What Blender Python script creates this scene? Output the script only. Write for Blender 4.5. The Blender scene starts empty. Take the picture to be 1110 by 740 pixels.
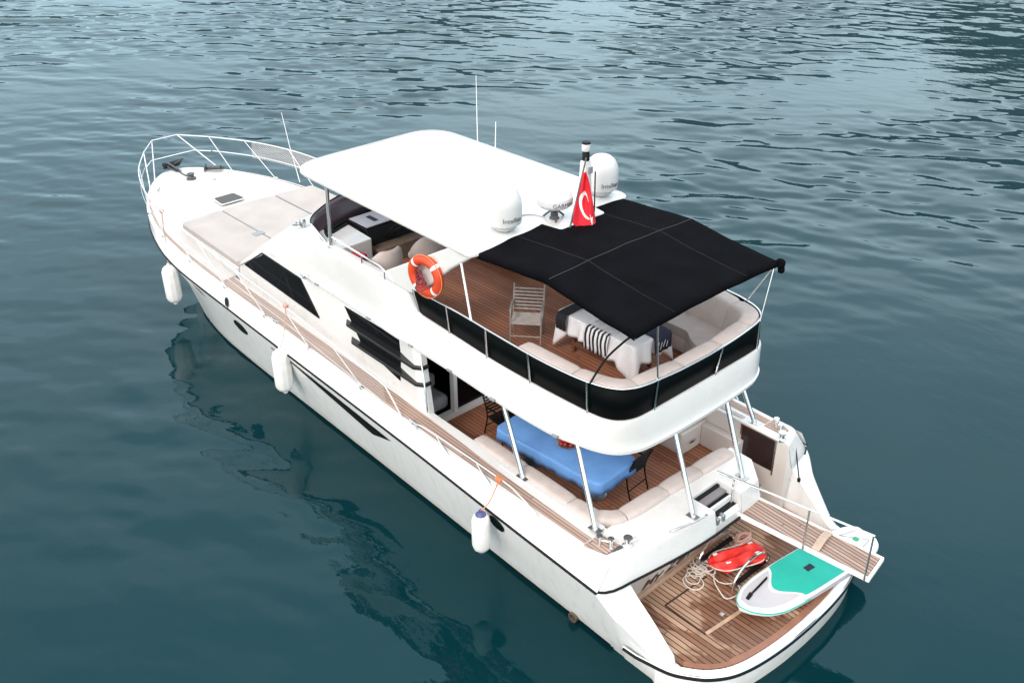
import bpy, bmesh, math, random
import numpy as np
from mathutils import Vector, Matrix
R = math.radians
random.seed(7)
rng = np.random.default_rng(11)
SC = bpy.context.scene
COL = SC.collection

# ---------------------------------------------------------------- camera
CAM = (-6.8146, 10.9652, 12.0)
YAW, PITCH, ROLL = -0.73891, 0.52003, -0.0064
fw = Vector((math.cos(YAW)*math.cos(PITCH), math.sin(YAW)*math.cos(PITCH), -math.sin(PITCH)))
rt = fw.cross(Vector((0, 0, 1))).normalized(); up = rt.cross(fw)
c_, s_ = math.cos(ROLL), math.sin(ROLL)
rt, up = c_*rt + s_*up, -s_*rt + c_*up
cd = bpy.data.cameras.new('camera'); cam = bpy.data.objects.new('camera', cd); COL.objects.link(cam)
m = Matrix((rt, up, -fw)).transposed().to_4x4(); m.translation = CAM
cam.matrix_world = m
cd.sensor_width = 36.0; cd.lens = 1079.33/1110*36; cd.clip_end = 12000; cd.clip_start = 0.1
SC.camera = cam

# ---------------------------------------------------------------- sky, sun, exposure
SUN_EL, SUN_AZ = R(42), R(108)          # azimuth of the sun measured from +x towards +y
w = bpy.data.worlds.new('World'); SC.world = w; w.use_nodes = True
nt = w.node_tree; nt.nodes.clear()
def wn(t, **k):
    n = nt.nodes.new(t)
    for a, b in k.items(): setattr(n, a, b)
    return n
out = wn('ShaderNodeOutputWorld'); bg = wn('ShaderNodeBackground'); bg.inputs['Strength'].default_value = 0.1
sky = wn('ShaderNodeTexSky', sky_type='NISHITA', sun_disc=False)
sky.sun_elevation = SUN_EL; sky.sun_rotation = math.pi/2 - SUN_AZ
tc = wn('ShaderNodeTexCoord'); mp = wn('ShaderNodeMapping'); mp.inputs['Scale'].default_value = (1.6, 1.6, 4.2)
ns = wn('ShaderNodeTexNoise'); ns.inputs['Scale'].default_value = 1.7; ns.inputs['Detail'].default_value = 5; ns.inputs['Roughness'].default_value = .55
rp = wn('ShaderNodeValToRGB'); rp.color_ramp.elements[0].position = .34; rp.color_ramp.elements[1].position = .68
rp.color_ramp.elements[0].color = (7.8, 9.4, 10.6, 1); rp.color_ramp.elements[1].color = (13.4, 14.6, 15.2, 1)
mx = wn('ShaderNodeMix', data_type='RGBA'); mx.inputs['Factor'].default_value = .85
L = nt.links.new
L(tc.outputs['Generated'], mp.inputs['Vector']); L(mp.outputs[0], ns.inputs['Vector']); L(ns.outputs['Fac'], rp.inputs['Fac'])
L(sky.outputs[0], mx.inputs['A']); L(rp.outputs[0], mx.inputs['B']); sx = wn('ShaderNodeSeparateXYZ'); L(tc.outputs['Generated'], sx.inputs[0])
lo = wn('ShaderNodeMapRange'); lo.inputs['From Min'].default_value = .12; lo.inputs['From Max'].default_value = .55; L(sx.outputs['Z'], lo.inputs['Value'])
tint = wn('ShaderNodeMix', data_type='RGBA'); tint.inputs['A'].default_value = (1.13, 1.38, 1.42, 1); tint.inputs['B'].default_value = (.98, 1.0, 1.03, 1); L(lo.outputs[0], tint.inputs['Factor'])
tm = wn('ShaderNodeMix', data_type='RGBA', blend_type='MULTIPLY'); tm.inputs['Factor'].default_value = 1; L(mx.outputs['Result'], tm.inputs['A']); L(tint.outputs['Result'], tm.inputs['B'])
dp = wn('ShaderNodeVectorMath', operation='DOT_PRODUCT'); L(tc.outputs['Generated'], dp.inputs[0]); dp.inputs[1].default_value = (math.cos(SUN_EL)*math.cos(SUN_AZ), math.cos(SUN_EL)*math.sin(SUN_AZ), math.sin(SUN_EL))
pm = wn('ShaderNodeMath', operation='MAXIMUM'); L(dp.outputs['Value'], pm.inputs[0]); pm.inputs[1].default_value = 0
pw_ = wn('ShaderNodeMath', operation='POWER'); L(pm.outputs[0], pw_.inputs[0]); pw_.inputs[1].default_value = 2.0
gl = wn('ShaderNodeMix', data_type='RGBA', blend_type='ADD'); L(pw_.outputs[0], gl.inputs['Factor']); L(tm.outputs['Result'], gl.inputs['A']); gl.inputs['B'].default_value = (15.5, 11.6, 8.6, 1)
dp2 = wn('ShaderNodeVectorMath', operation='DOT_PRODUCT'); L(tc.outputs['Generated'], dp2.inputs[0]); dp2.inputs[1].default_value = (math.cos(R(50))*math.cos(R(-48)), math.cos(R(50))*math.sin(R(-48)), math.sin(R(50)))
pm2 = wn('ShaderNodeMath', operation='MAXIMUM'); L(dp2.outputs['Value'], pm2.inputs[0]); pm2.inputs[1].default_value = 0
pw2 = wn('ShaderNodeMath', operation='POWER'); L(pm2.outputs[0], pw2.inputs[0]); pw2.inputs[1].default_value = 5          # unseen sky glow ahead, added to brighten the water's reflections
gl2 = wn('ShaderNodeMix', data_type='RGBA', blend_type='ADD'); L(pw2.outputs[0], gl2.inputs['Factor']); L(gl.outputs['Result'], gl2.inputs['A']); gl2.inputs['B'].default_value = (8.5, 9.6, 10.6, 1)
L(gl2.outputs['Result'], bg.inputs['Color']); L(bg.outputs[0], out.inputs[0])
ld = bpy.data.lights.new('sun', 'SUN'); ld.energy = 1.25; ld.angle = R(14); ld.color = (1, .945, .88)
sun = bpy.data.objects.new('sun', ld); COL.objects.link(sun)
sd = Vector((math.cos(SUN_EL)*math.cos(SUN_AZ), math.cos(SUN_EL)*math.sin(SUN_AZ), math.sin(SUN_EL)))
sun.rotation_euler = sd.to_track_quat('Z', 'Y').to_euler()
SC.view_settings.view_transform = 'Standard'; SC.view_settings.look = 'None'
SC.view_settings.exposure = 0.22; SC.view_settings.gamma = 1; SC.view_settings.use_curve_mapping = False
SC.render.engine = 'CYCLES'
SC.render.resolution_x = 1024; SC.render.resolution_y = 682

# ---------------------------------------------------------------- helpers
class M:
    def __init__(s): s.v = []; s.f = []
    def add(s, vs, fs):
        o = len(s.v); s.v += [tuple(v) for v in vs]; s.f += [tuple(i+o for i in f) for f in fs]; return s
    def merge(s, o): return s.add(o.v, o.f)
    def mir(s):
        n = M(); n.v = [(x, -y, z) for x, y, z in s.v]; n.f = [tuple(reversed(f)) for f in s.f]; return n
    def xf(s, mat):
        s.v = [tuple(mat @ Vector(v)) for v in s.v]; return s
    def box(s, x0, x1, y0, y1, z0, z1):
        v = [(x, y, z) for z in (z0, z1) for y in (y0, y1) for x in (x0, x1)]
        return s.add(v, [(0, 2, 3, 1), (4, 5, 7, 6), (0, 1, 5, 4), (2, 6, 7, 3), (0, 4, 6, 2), (1, 3, 7, 5)])
    def beam(s, a, b, w, h, upv=(0, 0, 1)):
        a, b = Vector(a), Vector(b); d = (b-a).normalized(); sd_ = d.cross(Vector(upv)).normalized(); u = sd_.cross(d)
        v = [p + i*sd_*w/2 + j*u*h/2 for p in (a, b) for j in (-1, 1) for i in (-1, 1)]
        return s.add(v, [(0, 1, 3, 2), (4, 6, 7, 5), (0, 4, 5, 1), (2, 3, 7, 6), (0, 2, 6, 4), (1, 5, 7, 3)])
    def tube(s, pts, r, n=8, closed=False):
        P = [Vector(p) for p in pts]; k = len(P); rr = r if isinstance(r, (list, tuple)) else [r]*k
        vs = []; t0 = None
        for i in range(k):
            if closed: t = P[(i+1) % k]-P[i-1]
            else: t = P[min(i+1, k-1)]-P[max(i-1, 0)]
            t.normalize()
            if t0 is None:
                a = Vector((0, 0, 1)) if abs(t.z) < .9 else Vector((1, 0, 0)); nrm = t.cross(a).normalized()
            else:
                nrm = (nrm - t*nrm.dot(t)).normalized()
            t0 = t; b = t.cross(nrm)
            vs += [P[i]+rr[i]*(math.cos(2*math.pi*j/n)*nrm+math.sin(2*math.pi*j/n)*b) for j in range(n)]
        fs = []
        for i in range(k if closed else k-1):
            a, c = i*n, ((i+1) % k)*n
            fs += [(a+j, a+(j+1) % n, c+(j+1) % n, c+j) for j in range(n)]
        if not closed: fs += [tuple(range(n-1, -1, -1)), tuple((k-1)*n+j for j in range(n))]
        return s.add(vs, fs)
    def grid(s, rows, cu=False, cv=False):
        a, b = len(rows), len(rows[0]); vs = [p for r in rows for p in r]; fs = []
        for i in range(a if cu else a-1):
            for j in range(b if cv else b-1):
                fs.append((i*b+j, i*b+(j+1) % b, ((i+1) % a)*b+(j+1) % b, ((i+1) % a)*b+j))
        return s.add(vs, fs)
    def prism(s, poly, z0, z1):
        n = len(poly); vs = [(p[0], p[1], z0) for p in poly]+[(p[0], p[1], z1) for p in poly]
        fs = [tuple(range(n-1, -1, -1)), tuple(range(n, 2*n))]+[(i, (i+1) % n, n+(i+1) % n, n+i) for i in range(n)]
        return s.add(vs, fs)
    def slab(s, pts, off):                      # planar polygon pushed along a vector
        n = len(pts); o = Vector(off); vs = [Vector(p) for p in pts]+[Vector(p)+o for p in pts]
        return s.add(vs, [tuple(range(n-1, -1, -1)), tuple(range(n, 2*n))]+[(i, (i+1) % n, n+(i+1) % n, n+i) for i in range(n)])
    def lathe(s, prof, n=24, loc=(0, 0, 0), mat=None):
        k = len(prof); vs = []
        for r, z in prof: vs += [Vector((r*math.cos(2*math.pi*j/n), r*math.sin(2*math.pi*j/n), z)) for j in range(n)]
        if mat is not None: vs = [mat @ v for v in vs]
        vs = [v+Vector(loc) for v in vs]
        fs = [(i*n+j, i*n+(j+1) % n, (i+1)*n+(j+1) % n, (i+1)*n+j) for i in range(k-1) for j in range(n)]
        fs += [tuple(range(n-1, -1, -1)), tuple((k-1)*n+j for j in range(n))]
        return s.add(vs, fs)
    def sweep(s, path, sec, z=None):            # closed section (offset to the left of the path, height) along a plan path
        P = [Vector((p[0], p[1])) for p in path]; k = len(P); rows = []
        for i in range(k):
            t = (P[min(i+1, k-1)]-P[max(i-1, 0)]).normalized(); nn = Vector((-t.y, t.x)); dz = z[i] if z else 0
            rows.append([(P[i].x+nn.x*o, P[i].y+nn.y*o, h+dz) for o, h in sec])
        s.grid(rows, cv=True); n = len(sec); o = len(s.v)
        s.add(rows[0], [tuple(range(n))]); s.add(rows[-1], [tuple(range(n-1, -1, -1))]); return s
    def torus(s, Rr, r, n=40, k=12, loc=(0, 0, 0), mat=None, squash=1):
        rows = []
        for i in range(n):
            a = 2*math.pi*i/n
            row = []
            for j in range(k):
                b = 2*math.pi*j/k; v = Vector(((Rr+r*math.cos(b))*math.cos(a), (Rr+r*math.cos(b))*math.sin(a), r*squash*math.sin(b)))
                row.append((mat @ v if mat is not None else v)+Vector(loc))
            rows.append(row)
        return s.grid(rows, cu=True, cv=True)
    def obj(s, name, mat, parent=None, bev=0, seg=2, solid=0, sub=0, ang=35, smooth=True, weld=True, label=None):
        me = bpy.data.meshes.new(name); me.from_pydata(s.v, [], s.f)
        bm = bmesh.new(); bm.from_mesh(me)
        if weld: bmesh.ops.remove_doubles(bm, verts=bm.verts, dist=1e-5)
        bmesh.ops.recalc_face_normals(bm, faces=bm.faces); bm.to_mesh(me); bm.free()
        o = bpy.data.objects.new(name, me); COL.objects.link(o); me.materials.append(mat)
        if smooth:
            me.polygons.foreach_set('use_smooth', [True]*len(me.polygons)); me.set_sharp_from_angle(angle=R(ang))
        if solid:
            q = o.modifiers.new('solid', 'SOLIDIFY'); q.thickness = solid; q.offset = 0
        if bev:
            q = o.modifiers.new('bevel', 'BEVEL'); q.width = bev; q.segments = seg; q.limit_method = 'ANGLE'; q.angle_limit = R(40)
        if sub:
            q = o.modifiers.new('sub', 'SUBSURF'); q.levels = sub; q.render_levels = sub
        if parent is not None: o.parent = parent
        if label: o['label'] = label
        return o

def thing(name, label, cat, loc=(0, 0, 0), rz=0, group=None):
    o = bpy.data.objects.new(name, None); COL.objects.link(o); o.location = loc; o.rotation_euler = (0, 0, rz)
    o.empty_display_size = .2
    return tag(o, label, cat, group)
def tag(o, label, cat, group=None, loc=None, rz=0):
    o['label'] = label; o['category'] = cat
    if group: o['group'] = group
    if loc: o.location = loc; o.rotation_euler = (0, 0, rz)
    return o
def copy_tree(o, parent=None):
    c = o.copy(); COL.objects.link(c)
    if parent is not None: c.parent = parent
    for ch in list(o.children): copy_tree(ch, c)
    return c
def cr(pts, n=6, closed=False):                 # Catmull-Rom through points
    P = [Vector(p) for p in pts]; k = len(P); o = []
    for i in range(k if closed else k-1):
        if closed: a, b, c, d = P[i-1], P[i], P[(i+1) % k], P[(i+2) % k]
        else: a, b, c, d = P[max(i-1, 0)], P[i], P[i+1], P[min(i+2, k-1)]
        for j in range(n):
            t = j/n
            o.append(.5*((2*b)+(c-a)*t+(2*a-5*b+4*c-d)*t*t+(3*b-a-3*c+d)*t**3))
    if not closed: o.append(P[-1])
    return o
def herm(tab):                                  # monotone cubic through a table
    t = sorted(tab); X = np.array([p[0] for p in t], float); Y = np.array([p[1] for p in t], float)
    h = np.diff(X); d = np.diff(Y)/h; mm = np.zeros(len(X)); mm[0], mm[-1] = d[0], d[-1]
    for i in range(1, len(X)-1):
        if d[i-1]*d[i] > 0:
            w1, w2 = 2*h[i]+h[i-1], h[i]+2*h[i-1]; mm[i] = (w1+w2)/(w1/d[i-1]+w2/d[i])
    def f(x):
        x = min(max(x, X[0]), X[-1]); i = min(max(int(np.searchsorted(X, x))-1, 0), len(h)-1)
        s = (x-X[i])/h[i]
        return float((2*s**3-3*s*s+1)*Y[i]+(s**3-2*s*s+s)*h[i]*mm[i]+(-2*s**3+3*s*s)*Y[i+1]+(s**3-s*s)*h[i]*mm[i+1])
    return f
def rr(w0, w1, z0, z1, r, n=4):                 # rounded rectangle section
    o = []
    for cx, cz, a0 in ((w1-r, z0+r, -90), (w1-r, z1-r, 0), (w0+r, z1-r, 90), (w0+r, z0+r, 180)):
        o += [(cx+r*math.cos(R(a0+90*i/n)), cz+r*math.sin(R(a0+90*i/n))) for i in range(n+1)]
    return o
def rpoly(pts, r, n=5):                         # polygon with rounded corners
    o = []; k = len(pts); r = r if isinstance(r, (list, tuple)) else [r]*k
    for i in range(k):
        a, b, c = Vector(pts[i-1]), Vector(pts[i]), Vector(pts[(i+1) % k])
        if r[i] < 1e-4: o.append(tuple(b)); continue
        p0 = b+(a-b).normalized()*r[i]; p1 = b+(c-b).normalized()*r[i]
        for j in range(n+1):
            t = j/n; q = (1-t)**2*p0+2*t*(1-t)*b+t*t*p1; o.append(tuple(q))
    return o
def text_m(s, size, shear=0, ext=.002, bold=0):
    cu = bpy.data.curves.new('lettering', 'FONT'); cu.body = s; cu.size = size; cu.shear = shear; cu.extrude = ext; cu.align_x = 'CENTER'; cu.resolution_u = 3; cu.offset = bold
    o = bpy.data.objects.new('lettering', cu); COL.objects.link(o); me = bpy.data.meshes.new_from_object(o)
    q = M(); q.v = [tuple(v.co) for v in me.vertices]; q.f = [tuple(p.vertices) for p in me.polygons]
    bpy.data.objects.remove(o); bpy.data.curves.remove(cu); bpy.data.meshes.remove(me); return q

# ---------------------------------------------------------------- materials
MATS = {}
def mat(name, col, rough=.4, metal=0, var=0, vscale=3, bump=0, bscale=40, coat=0, stretch=(1, 1, 1), rvar=0, spec=None, streak=None):
    q = bpy.data.materials.new(name); q.use_nodes = True; t = q.node_tree; b = t.nodes['Principled BSDF']; l = t.links.new
    b.inputs['Base Color'].default_value = (*col, 1); b.inputs['Roughness'].default_value = rough; b.inputs['Metallic'].default_value = metal
    b.inputs['Coat Weight'].default_value = coat
    if spec is not None: b.inputs['Specular IOR Level'].default_value = spec
    co = t.nodes.new('ShaderNodeTexCoord'); mp_ = t.nodes.new('ShaderNodeMapping'); mp_.inputs['Scale'].default_value = stretch; l(co.outputs['Object'], mp_.inputs['Vector'])
    if var or rvar:
        n = t.nodes.new('ShaderNodeTexNoise'); n.inputs['Scale'].default_value = vscale; n.inputs['Detail'].default_value = 6; l(mp_.outputs[0], n.inputs['Vector'])
        r_ = t.nodes.new('ShaderNodeMapRange'); r_.inputs['From Min'].default_value = .3; r_.inputs['From Max'].default_value = .7
        r_.inputs['To Min'].default_value = 1-var; r_.inputs['To Max'].default_value = 1+var*.6; l(n.outputs['Fac'], r_.inputs['Value'])
        h = t.nodes.new('ShaderNodeMix'); h.data_type = 'RGBA'; h.blend_type = 'MULTIPLY'; h.inputs['Factor'].default_value = 1
        h.inputs['A'].default_value = (*col, 1); l(r_.outputs[0], h.inputs['B']); l(h.outputs['Result'], b.inputs['Base Color'])
        if rvar:
            r2 = t.nodes.new('ShaderNodeMapRange'); r2.inputs['To Min'].default_value = rough-rvar; r2.inputs['To Max'].default_value = rough+rvar; l(n.outputs['Fac'], r2.inputs['Value']); l(r2.outputs[0], b.inputs['Roughness'])
        if streak:                               # rain and salt runs down the topsides
            mp2 = t.nodes.new('ShaderNodeMapping'); mp2.inputs['Scale'].default_value = (3.0, 3.0, .25); l(co.outputs['Object'], mp2.inputs['Vector'])
            n2 = t.nodes.new('ShaderNodeTexNoise'); n2.inputs['Scale'].default_value = 3; n2.inputs['Detail'].default_value = 4; l(mp2.outputs[0], n2.inputs['Vector'])
            r3 = t.nodes.new('ShaderNodeMapRange'); r3.inputs['From Min'].default_value = .5; r3.inputs['From Max'].default_value = .8; r3.inputs['To Max'].default_value = .6; l(n2.outputs['Fac'], r3.inputs['Value'])
            h2 = t.nodes.new('ShaderNodeMix'); h2.data_type = 'RGBA'; l(r3.outputs[0], h2.inputs['Factor']); l(h.outputs['Result'], h2.inputs['A']); h2.inputs['B'].default_value = (*streak, 1); l(h2.outputs['Result'], b.inputs['Base Color'])
    if bump:
        n = t.nodes.new('ShaderNodeTexNoise'); n.inputs['Scale'].default_value = bscale; n.inputs['Detail'].default_value = 4; l(mp_.outputs[0], n.inputs['Vector'])
        bp = t.nodes.new('ShaderNodeBump'); bp.inputs['Strength'].default_value = bump; bp.inputs['Distance'].default_value = .02; l(n.outputs['Fac'], bp.inputs['Height']); l(bp.outputs[0], b.inputs['Normal'])
    MATS[name] = q; return q
def teak(name, a, b, width=.09, caulk=.012, axis='Y', wet=0, rough=.65, dark=(.02, .014, .012), lay=0):
    q = bpy.data.materials.new(name); q.use_nodes = True; t = q.node_tree; l = t.links.new; p = t.nodes['Principled BSDF']
    def nd(k, **kw):
        n = t.nodes.new(k)
        for x, y in kw.items(): setattr(n, x, y)
        return n
    def mt(op, x, y=None):
        n = nd('ShaderNodeMath', operation=op)
        for i, val in enumerate((x, y)):
            if val is None: continue
            if isinstance(val, (int, float)): n.inputs[i].default_value = val
            else: l(val, n.inputs[i])
        return n.outputs[0]
    co = nd('ShaderNodeTexCoord'); sp = nd('ShaderNodeSeparateXYZ'); l(co.outputs['Object'], sp.inputs[0])
    u = sp.outputs[axis]; v = sp.outputs['X' if axis == 'Y' else 'Y']
    d = mt('DIVIDE', u, width); fl = mt('FLOOR', d); fr = mt('FRACT', d)
    line = mt('LESS_THAN', fr, caulk/width)
    butt = mt('DIVIDE', mt('ADD', v, mt('MULTIPLY', fl, 1.37)), 4.3); bfl = mt('FLOOR', butt); bline = mt('LESS_THAN', mt('FRACT', butt), .0025)
    line = mt('MAXIMUM', line, bline)
    wn_ = nd('ShaderNodeTexWhiteNoise', noise_dimensions='2D'); cb = nd('ShaderNodeCombineXYZ'); l(fl, cb.inputs[0]); l(bfl, cb.inputs[1]); l(cb.outputs[0], wn_.inputs['Vector'])
    mp_ = nd('ShaderNodeMapping'); mp_.inputs['Scale'].default_value = (3, 60, 60) if axis == 'Y' else (60, 3, 60); l(co.outputs['Object'], mp_.inputs[0])
    gr = nd('ShaderNodeTexNoise'); gr.inputs['Scale'].default_value = 1; gr.inputs['Detail'].default_value = 5; l(mp_.outputs[0], gr.inputs['Vector'])
    pt = nd('ShaderNodeTexNoise'); pt.inputs['Scale'].default_value = 1.6; pt.inputs['Detail'].default_value = 5; l(co.outputs['Object'], pt.inputs['Vector'])
    f = mt('ADD', mt('MULTIPLY', wn_.outputs['Value'], .45), mt('ADD', mt('MULTIPLY', gr.outputs['Fac'], .5), mt('MULTIPLY', pt.outputs['Fac'], .6)))
    f = mt('SUBTRACT', f, .3)
    m1 = nd('ShaderNodeMix', data_type='RGBA'); m1.inputs['A'].default_value = (*a, 1); m1.inputs['B'].default_value = (*b, 1); l(f, m1.inputs['Factor'])
    last = m1.outputs['Result']; rgh = None
    if wet:                                      # splashed water soaked into the planks
        mw = nd('ShaderNodeMapping'); mw.inputs['Scale'].default_value = (.8, 1.5, 1); mw.inputs['Location'].default_value = (3.1, 1.7, 0); l(co.outputs['Object'], mw.inputs[0])
        wt = nd('ShaderNodeTexNoise'); wt.inputs['Scale'].default_value = 1.15; wt.inputs['Detail'].default_value = 5; wt.inputs['Distortion'].default_value = .6; l(mw.outputs[0], wt.inputs['Vector'])
        # more water towards the aft edge of the platform, where swimmers climb out
        aft = nd('ShaderNodeMapRange'); aft.inputs['From Min'].default_value = .2; aft.inputs['From Max'].default_value = -1.3; aft.inputs['To Min'].default_value = -.08; aft.inputs['To Max'].default_value = .17; l(sp.outputs['X'], aft.inputs['Value'])
        ws = nd('ShaderNodeMapRange'); ws.inputs['From Min'].default_value = .5; ws.inputs['From Max'].default_value = .56; l(mt('ADD', mt('ADD', wt.outputs['Fac'], aft.outputs[0]), mt('MULTIPLY', mt('SUBTRACT', wn_.outputs['Value'], .5), .07)), ws.inputs['Value'])
        m2 = nd('ShaderNodeMix', data_type='RGBA'); m2.blend_type = 'MULTIPLY'; l(ws.outputs[0], m2.inputs['Factor']); l(last, m2.inputs['A']); m2.inputs['B'].default_value = (.47, .35, .30, 1); last = m2.outputs['Result']
        mr = nd('ShaderNodeMapRange'); mr.inputs['To Min'].default_value = rough; mr.inputs['To Max'].default_value = .28; l(ws.outputs[0], mr.inputs['Value']); l(mr.outputs[0], p.inputs['Roughness'])
    m3 = nd('ShaderNodeMix', data_type='RGBA'); l(line, m3.inputs['Factor']); l(last, m3.inputs['A']); m3.inputs['B'].default_value = (*dark, 1)
    l(m3.outputs['Result'], p.inputs['Base Color'])
    p.inputs['Specular IOR Level'].default_value = .28
    if not wet: p.inputs['Roughness'].default_value = rough
    bp = nd('ShaderNodeBump'); bp.inputs['Strength'].default_value = .25; bp.inputs['Distance'].default_value = .004; l(mt('SUBTRACT', gr.outputs['Fac'], line), bp.inputs['Height']); l(bp.outputs[0], p.inputs['Normal'])
    return q
GEL = mat('gelcoat white', (.67, .665, .655), .28, var=.05, vscale=1.3, coat=.3, rvar=.08)
HULLW = mat('hull white', (.86, .85, .84), .22, var=.03, vscale=.8, coat=.4, rvar=.06, streak=(.70, .69, .66))
_t = HULLW.node_tree; _b = _t.nodes['Principled BSDF']; _src = _b.inputs['Base Color'].links[0].from_socket      # grime line just above the water
_co = _t.nodes.new('ShaderNodeTexCoord'); _sp = _t.nodes.new('ShaderNodeSeparateXYZ'); _t.links.new(_co.outputs['Object'], _sp.inputs[0])
_n = _t.nodes.new('ShaderNodeTexNoise'); _n.inputs['Scale'].default_value = 2.2; _n.inputs['Detail'].default_value = 6; _t.links.new(_co.outputs['Object'], _n.inputs['Vector'])
_a = _t.nodes.new('ShaderNodeMath'); _a.operation = 'MULTIPLY_ADD'; _t.links.new(_n.outputs['Fac'], _a.inputs[0]); _a.inputs[1].default_value = -.45; _t.links.new(_sp.outputs['Z'], _a.inputs[2])
_m = _t.nodes.new('ShaderNodeMapRange'); _m.inputs['From Min'].default_value = .10; _m.inputs['From Max'].default_value = -.10; _m.inputs['To Max'].default_value = .35; _t.links.new(_a.outputs[0], _m.inputs['Value'])
_x = _t.nodes.new('ShaderNodeMix'); _x.data_type = 'RGBA'; _t.links.new(_m.outputs[0], _x.inputs['Factor']); _t.links.new(_src, _x.inputs['A']); _x.inputs['B'].default_value = (.56, .53, .44, 1); _t.links.new(_x.outputs['Result'], _b.inputs['Base Color'])
NONSK = mat('deck nonskid', (.60, .59, .575), .6, var=.08, vscale=2.5, bump=.15, bscale=160)
CREAM = mat('cream upholstery', (.50, .435, .41), .75, var=.09, vscale=5, bump=.3, bscale=11, spec=.2)
CREAM2 = mat('sunpad vinyl', (.43, .392, .372), .7, var=.10, vscale=1.6, bump=.35, bscale=5, spec=.2)
LINER = mat('cockpit liner', (.66, .60, .565), .45, var=.05, vscale=2)
TEAK_D = teak('flybridge teak', (.20, .072, .038), (.46, .19, .105), .085)
TEAK_C = teak('cockpit teak', (.22, .080, .042), (.46, .20, .115), .085)
TEAK_P = teak('platform teak', (.24, .130, .082), (.56, .385, .27), .092, .017, wet=1)
TEAK_S = teak('side deck teak', (.33, .22, .175), (.50, .37, .31), .062, .011, dark=(.06, .045, .04))
TEAK_G = teak('gangway teak', (.24, .155, .12), (.47, .345, .285), .07, .014)
WOOD = mat('varnished wood', (.16, .07, .04), .4, var=.25, vscale=6, stretch=(1, 8, 8))
WOODL = mat('pale weathered wood', (.48, .36, .28), .6, var=.2, vscale=8)
GLASS = mat('dark tinted glass', (.0025, .003, .004), .06, spec=.14)
SCREEN = mat('black canvas screen', (.0015, .0025, .0028), .5, var=.2, vscale=5, spec=.05)
AWN = mat('black awning canvas', (.0038, .0038, .0052), .9, var=.3, vscale=2.2, bump=.2, bscale=14, spec=.04)
SEAM = mat('awning seam', (.03, .03, .034), .8)
BLACK = mat('black rubber', (.007, .007, .008), .5, var=.2, spec=.2)
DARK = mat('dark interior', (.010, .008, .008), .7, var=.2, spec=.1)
DKBR = mat('dark bronze panel', (.028, .018, .018), .22, var=.2, vscale=2)
CHROME = mat('polished steel', (.74, .74, .75), .13, 1, var=.05)
STEEL = mat('brushed steel', (.5, .5, .5), .35, 1, var=.1)
WPAINT = mat('white painted tube', (.80, .80, .80), .3, var=.03)
WPLA = mat('white radome plastic', (.60, .60, .60), .35, var=.03, vscale=5)
GREY = mat('grey plastic', (.26, .27, .30), .5, var=.1)
LGREY = mat('light grey console', (.42, .42, .47), .4, var=.08)
INK = mat('grey lettering', (.10, .10, .115), .5)
INKB = mat('black lettering', (.015, .013, .014), .4)
WINDS = mat('purple tinted acrylic', (.075, .045, .060), .3, var=.2, vscale=2)
ROPEW = mat('white rope', (.66, .60, .55), .8, var=.15, vscale=30, bump=.4, bscale=90)
ROPEO = mat('orange rope', (.70, .22, .09), .8, var=.15, vscale=30)
ROPEP = mat('pink rope', (.62, .36, .30), .8, var=.15, vscale=30)
FEND = mat('fender white', (.78, .77, .75), .5, var=.07, vscale=5)
FBLUE = mat('fender blue cap', (.06, .075, .20), .5)
ORANGE = mat('life ring orange', (.60, .058, .016), .5, var=.1, vscale=8)
REDF = mat('flag red', (.68, .012, .025), .75, var=.1, vscale=6)
WHITEF = mat('white cloth', (.82, .81, .84), .8, var=.04, vscale=6, bump=.1, bscale=25)
BLACKF = mat('black cloth', (.012, .012, .018), .85, var=.3)
NAVY = mat('navy cloth', (.015, .018, .045), .8, var=.2)
GREYF = mat('grey cloth', (.40, .42, .46), .85, var=.15, vscale=9)
BLUEF = mat('blue cloth', (.165, .36, .74), .85, var=.10, vscale=3, bump=.5, bscale=7, spec=.15)
RED = mat('red vinyl', (.68, .02, .014), .5, var=.12, vscale=5)
REDC = mat('red fabric', (.45, .03, .05), .8)
TEAL = mat('teal foam pad', (.012, .43, .34), .75, var=.05, vscale=6, bump=.1, bscale=120)
SUPW = mat('board white pvc', (.78, .79, .79), .4, var=.03)
SUPG = mat('board grey foam', (.50, .49, .52), .7, var=.06)
GREEN = mat('green plug', (.02, .30, .16), .5)
CHAIRM = mat('weathered aluminium', (.33, .30, .285), .5, .2, var=.2, vscale=10)
FRUIT = mat('red fruit', (.42, .02, .02), .35, var=.4, vscale=30)
TIN = mat('steel tray', (.5, .38, .34), .35, .6, var=.1)
ANTI = mat('antifouling black', (.006, .008, .010), .6, var=.3, spec=.2)
CHART = mat('galvanised steel', (.10, .10, .105), .45, .5, var=.3, vscale=9)
WHT = mat('white stripe', (.8, .8, .8), .4)
BRNZ = mat('exhaust bronze', (.16, .12, .09), .4, .5, var=.3)
FINM = mat('fin black', (.012, .012, .013), .22, spec=.5)
HATCHM = mat('grey hatch glass', (.075, .072, .07), .5, spec=.2)
STAIR = mat('step grey tread', (.20, .19, .20), .6, var=.1)
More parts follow.
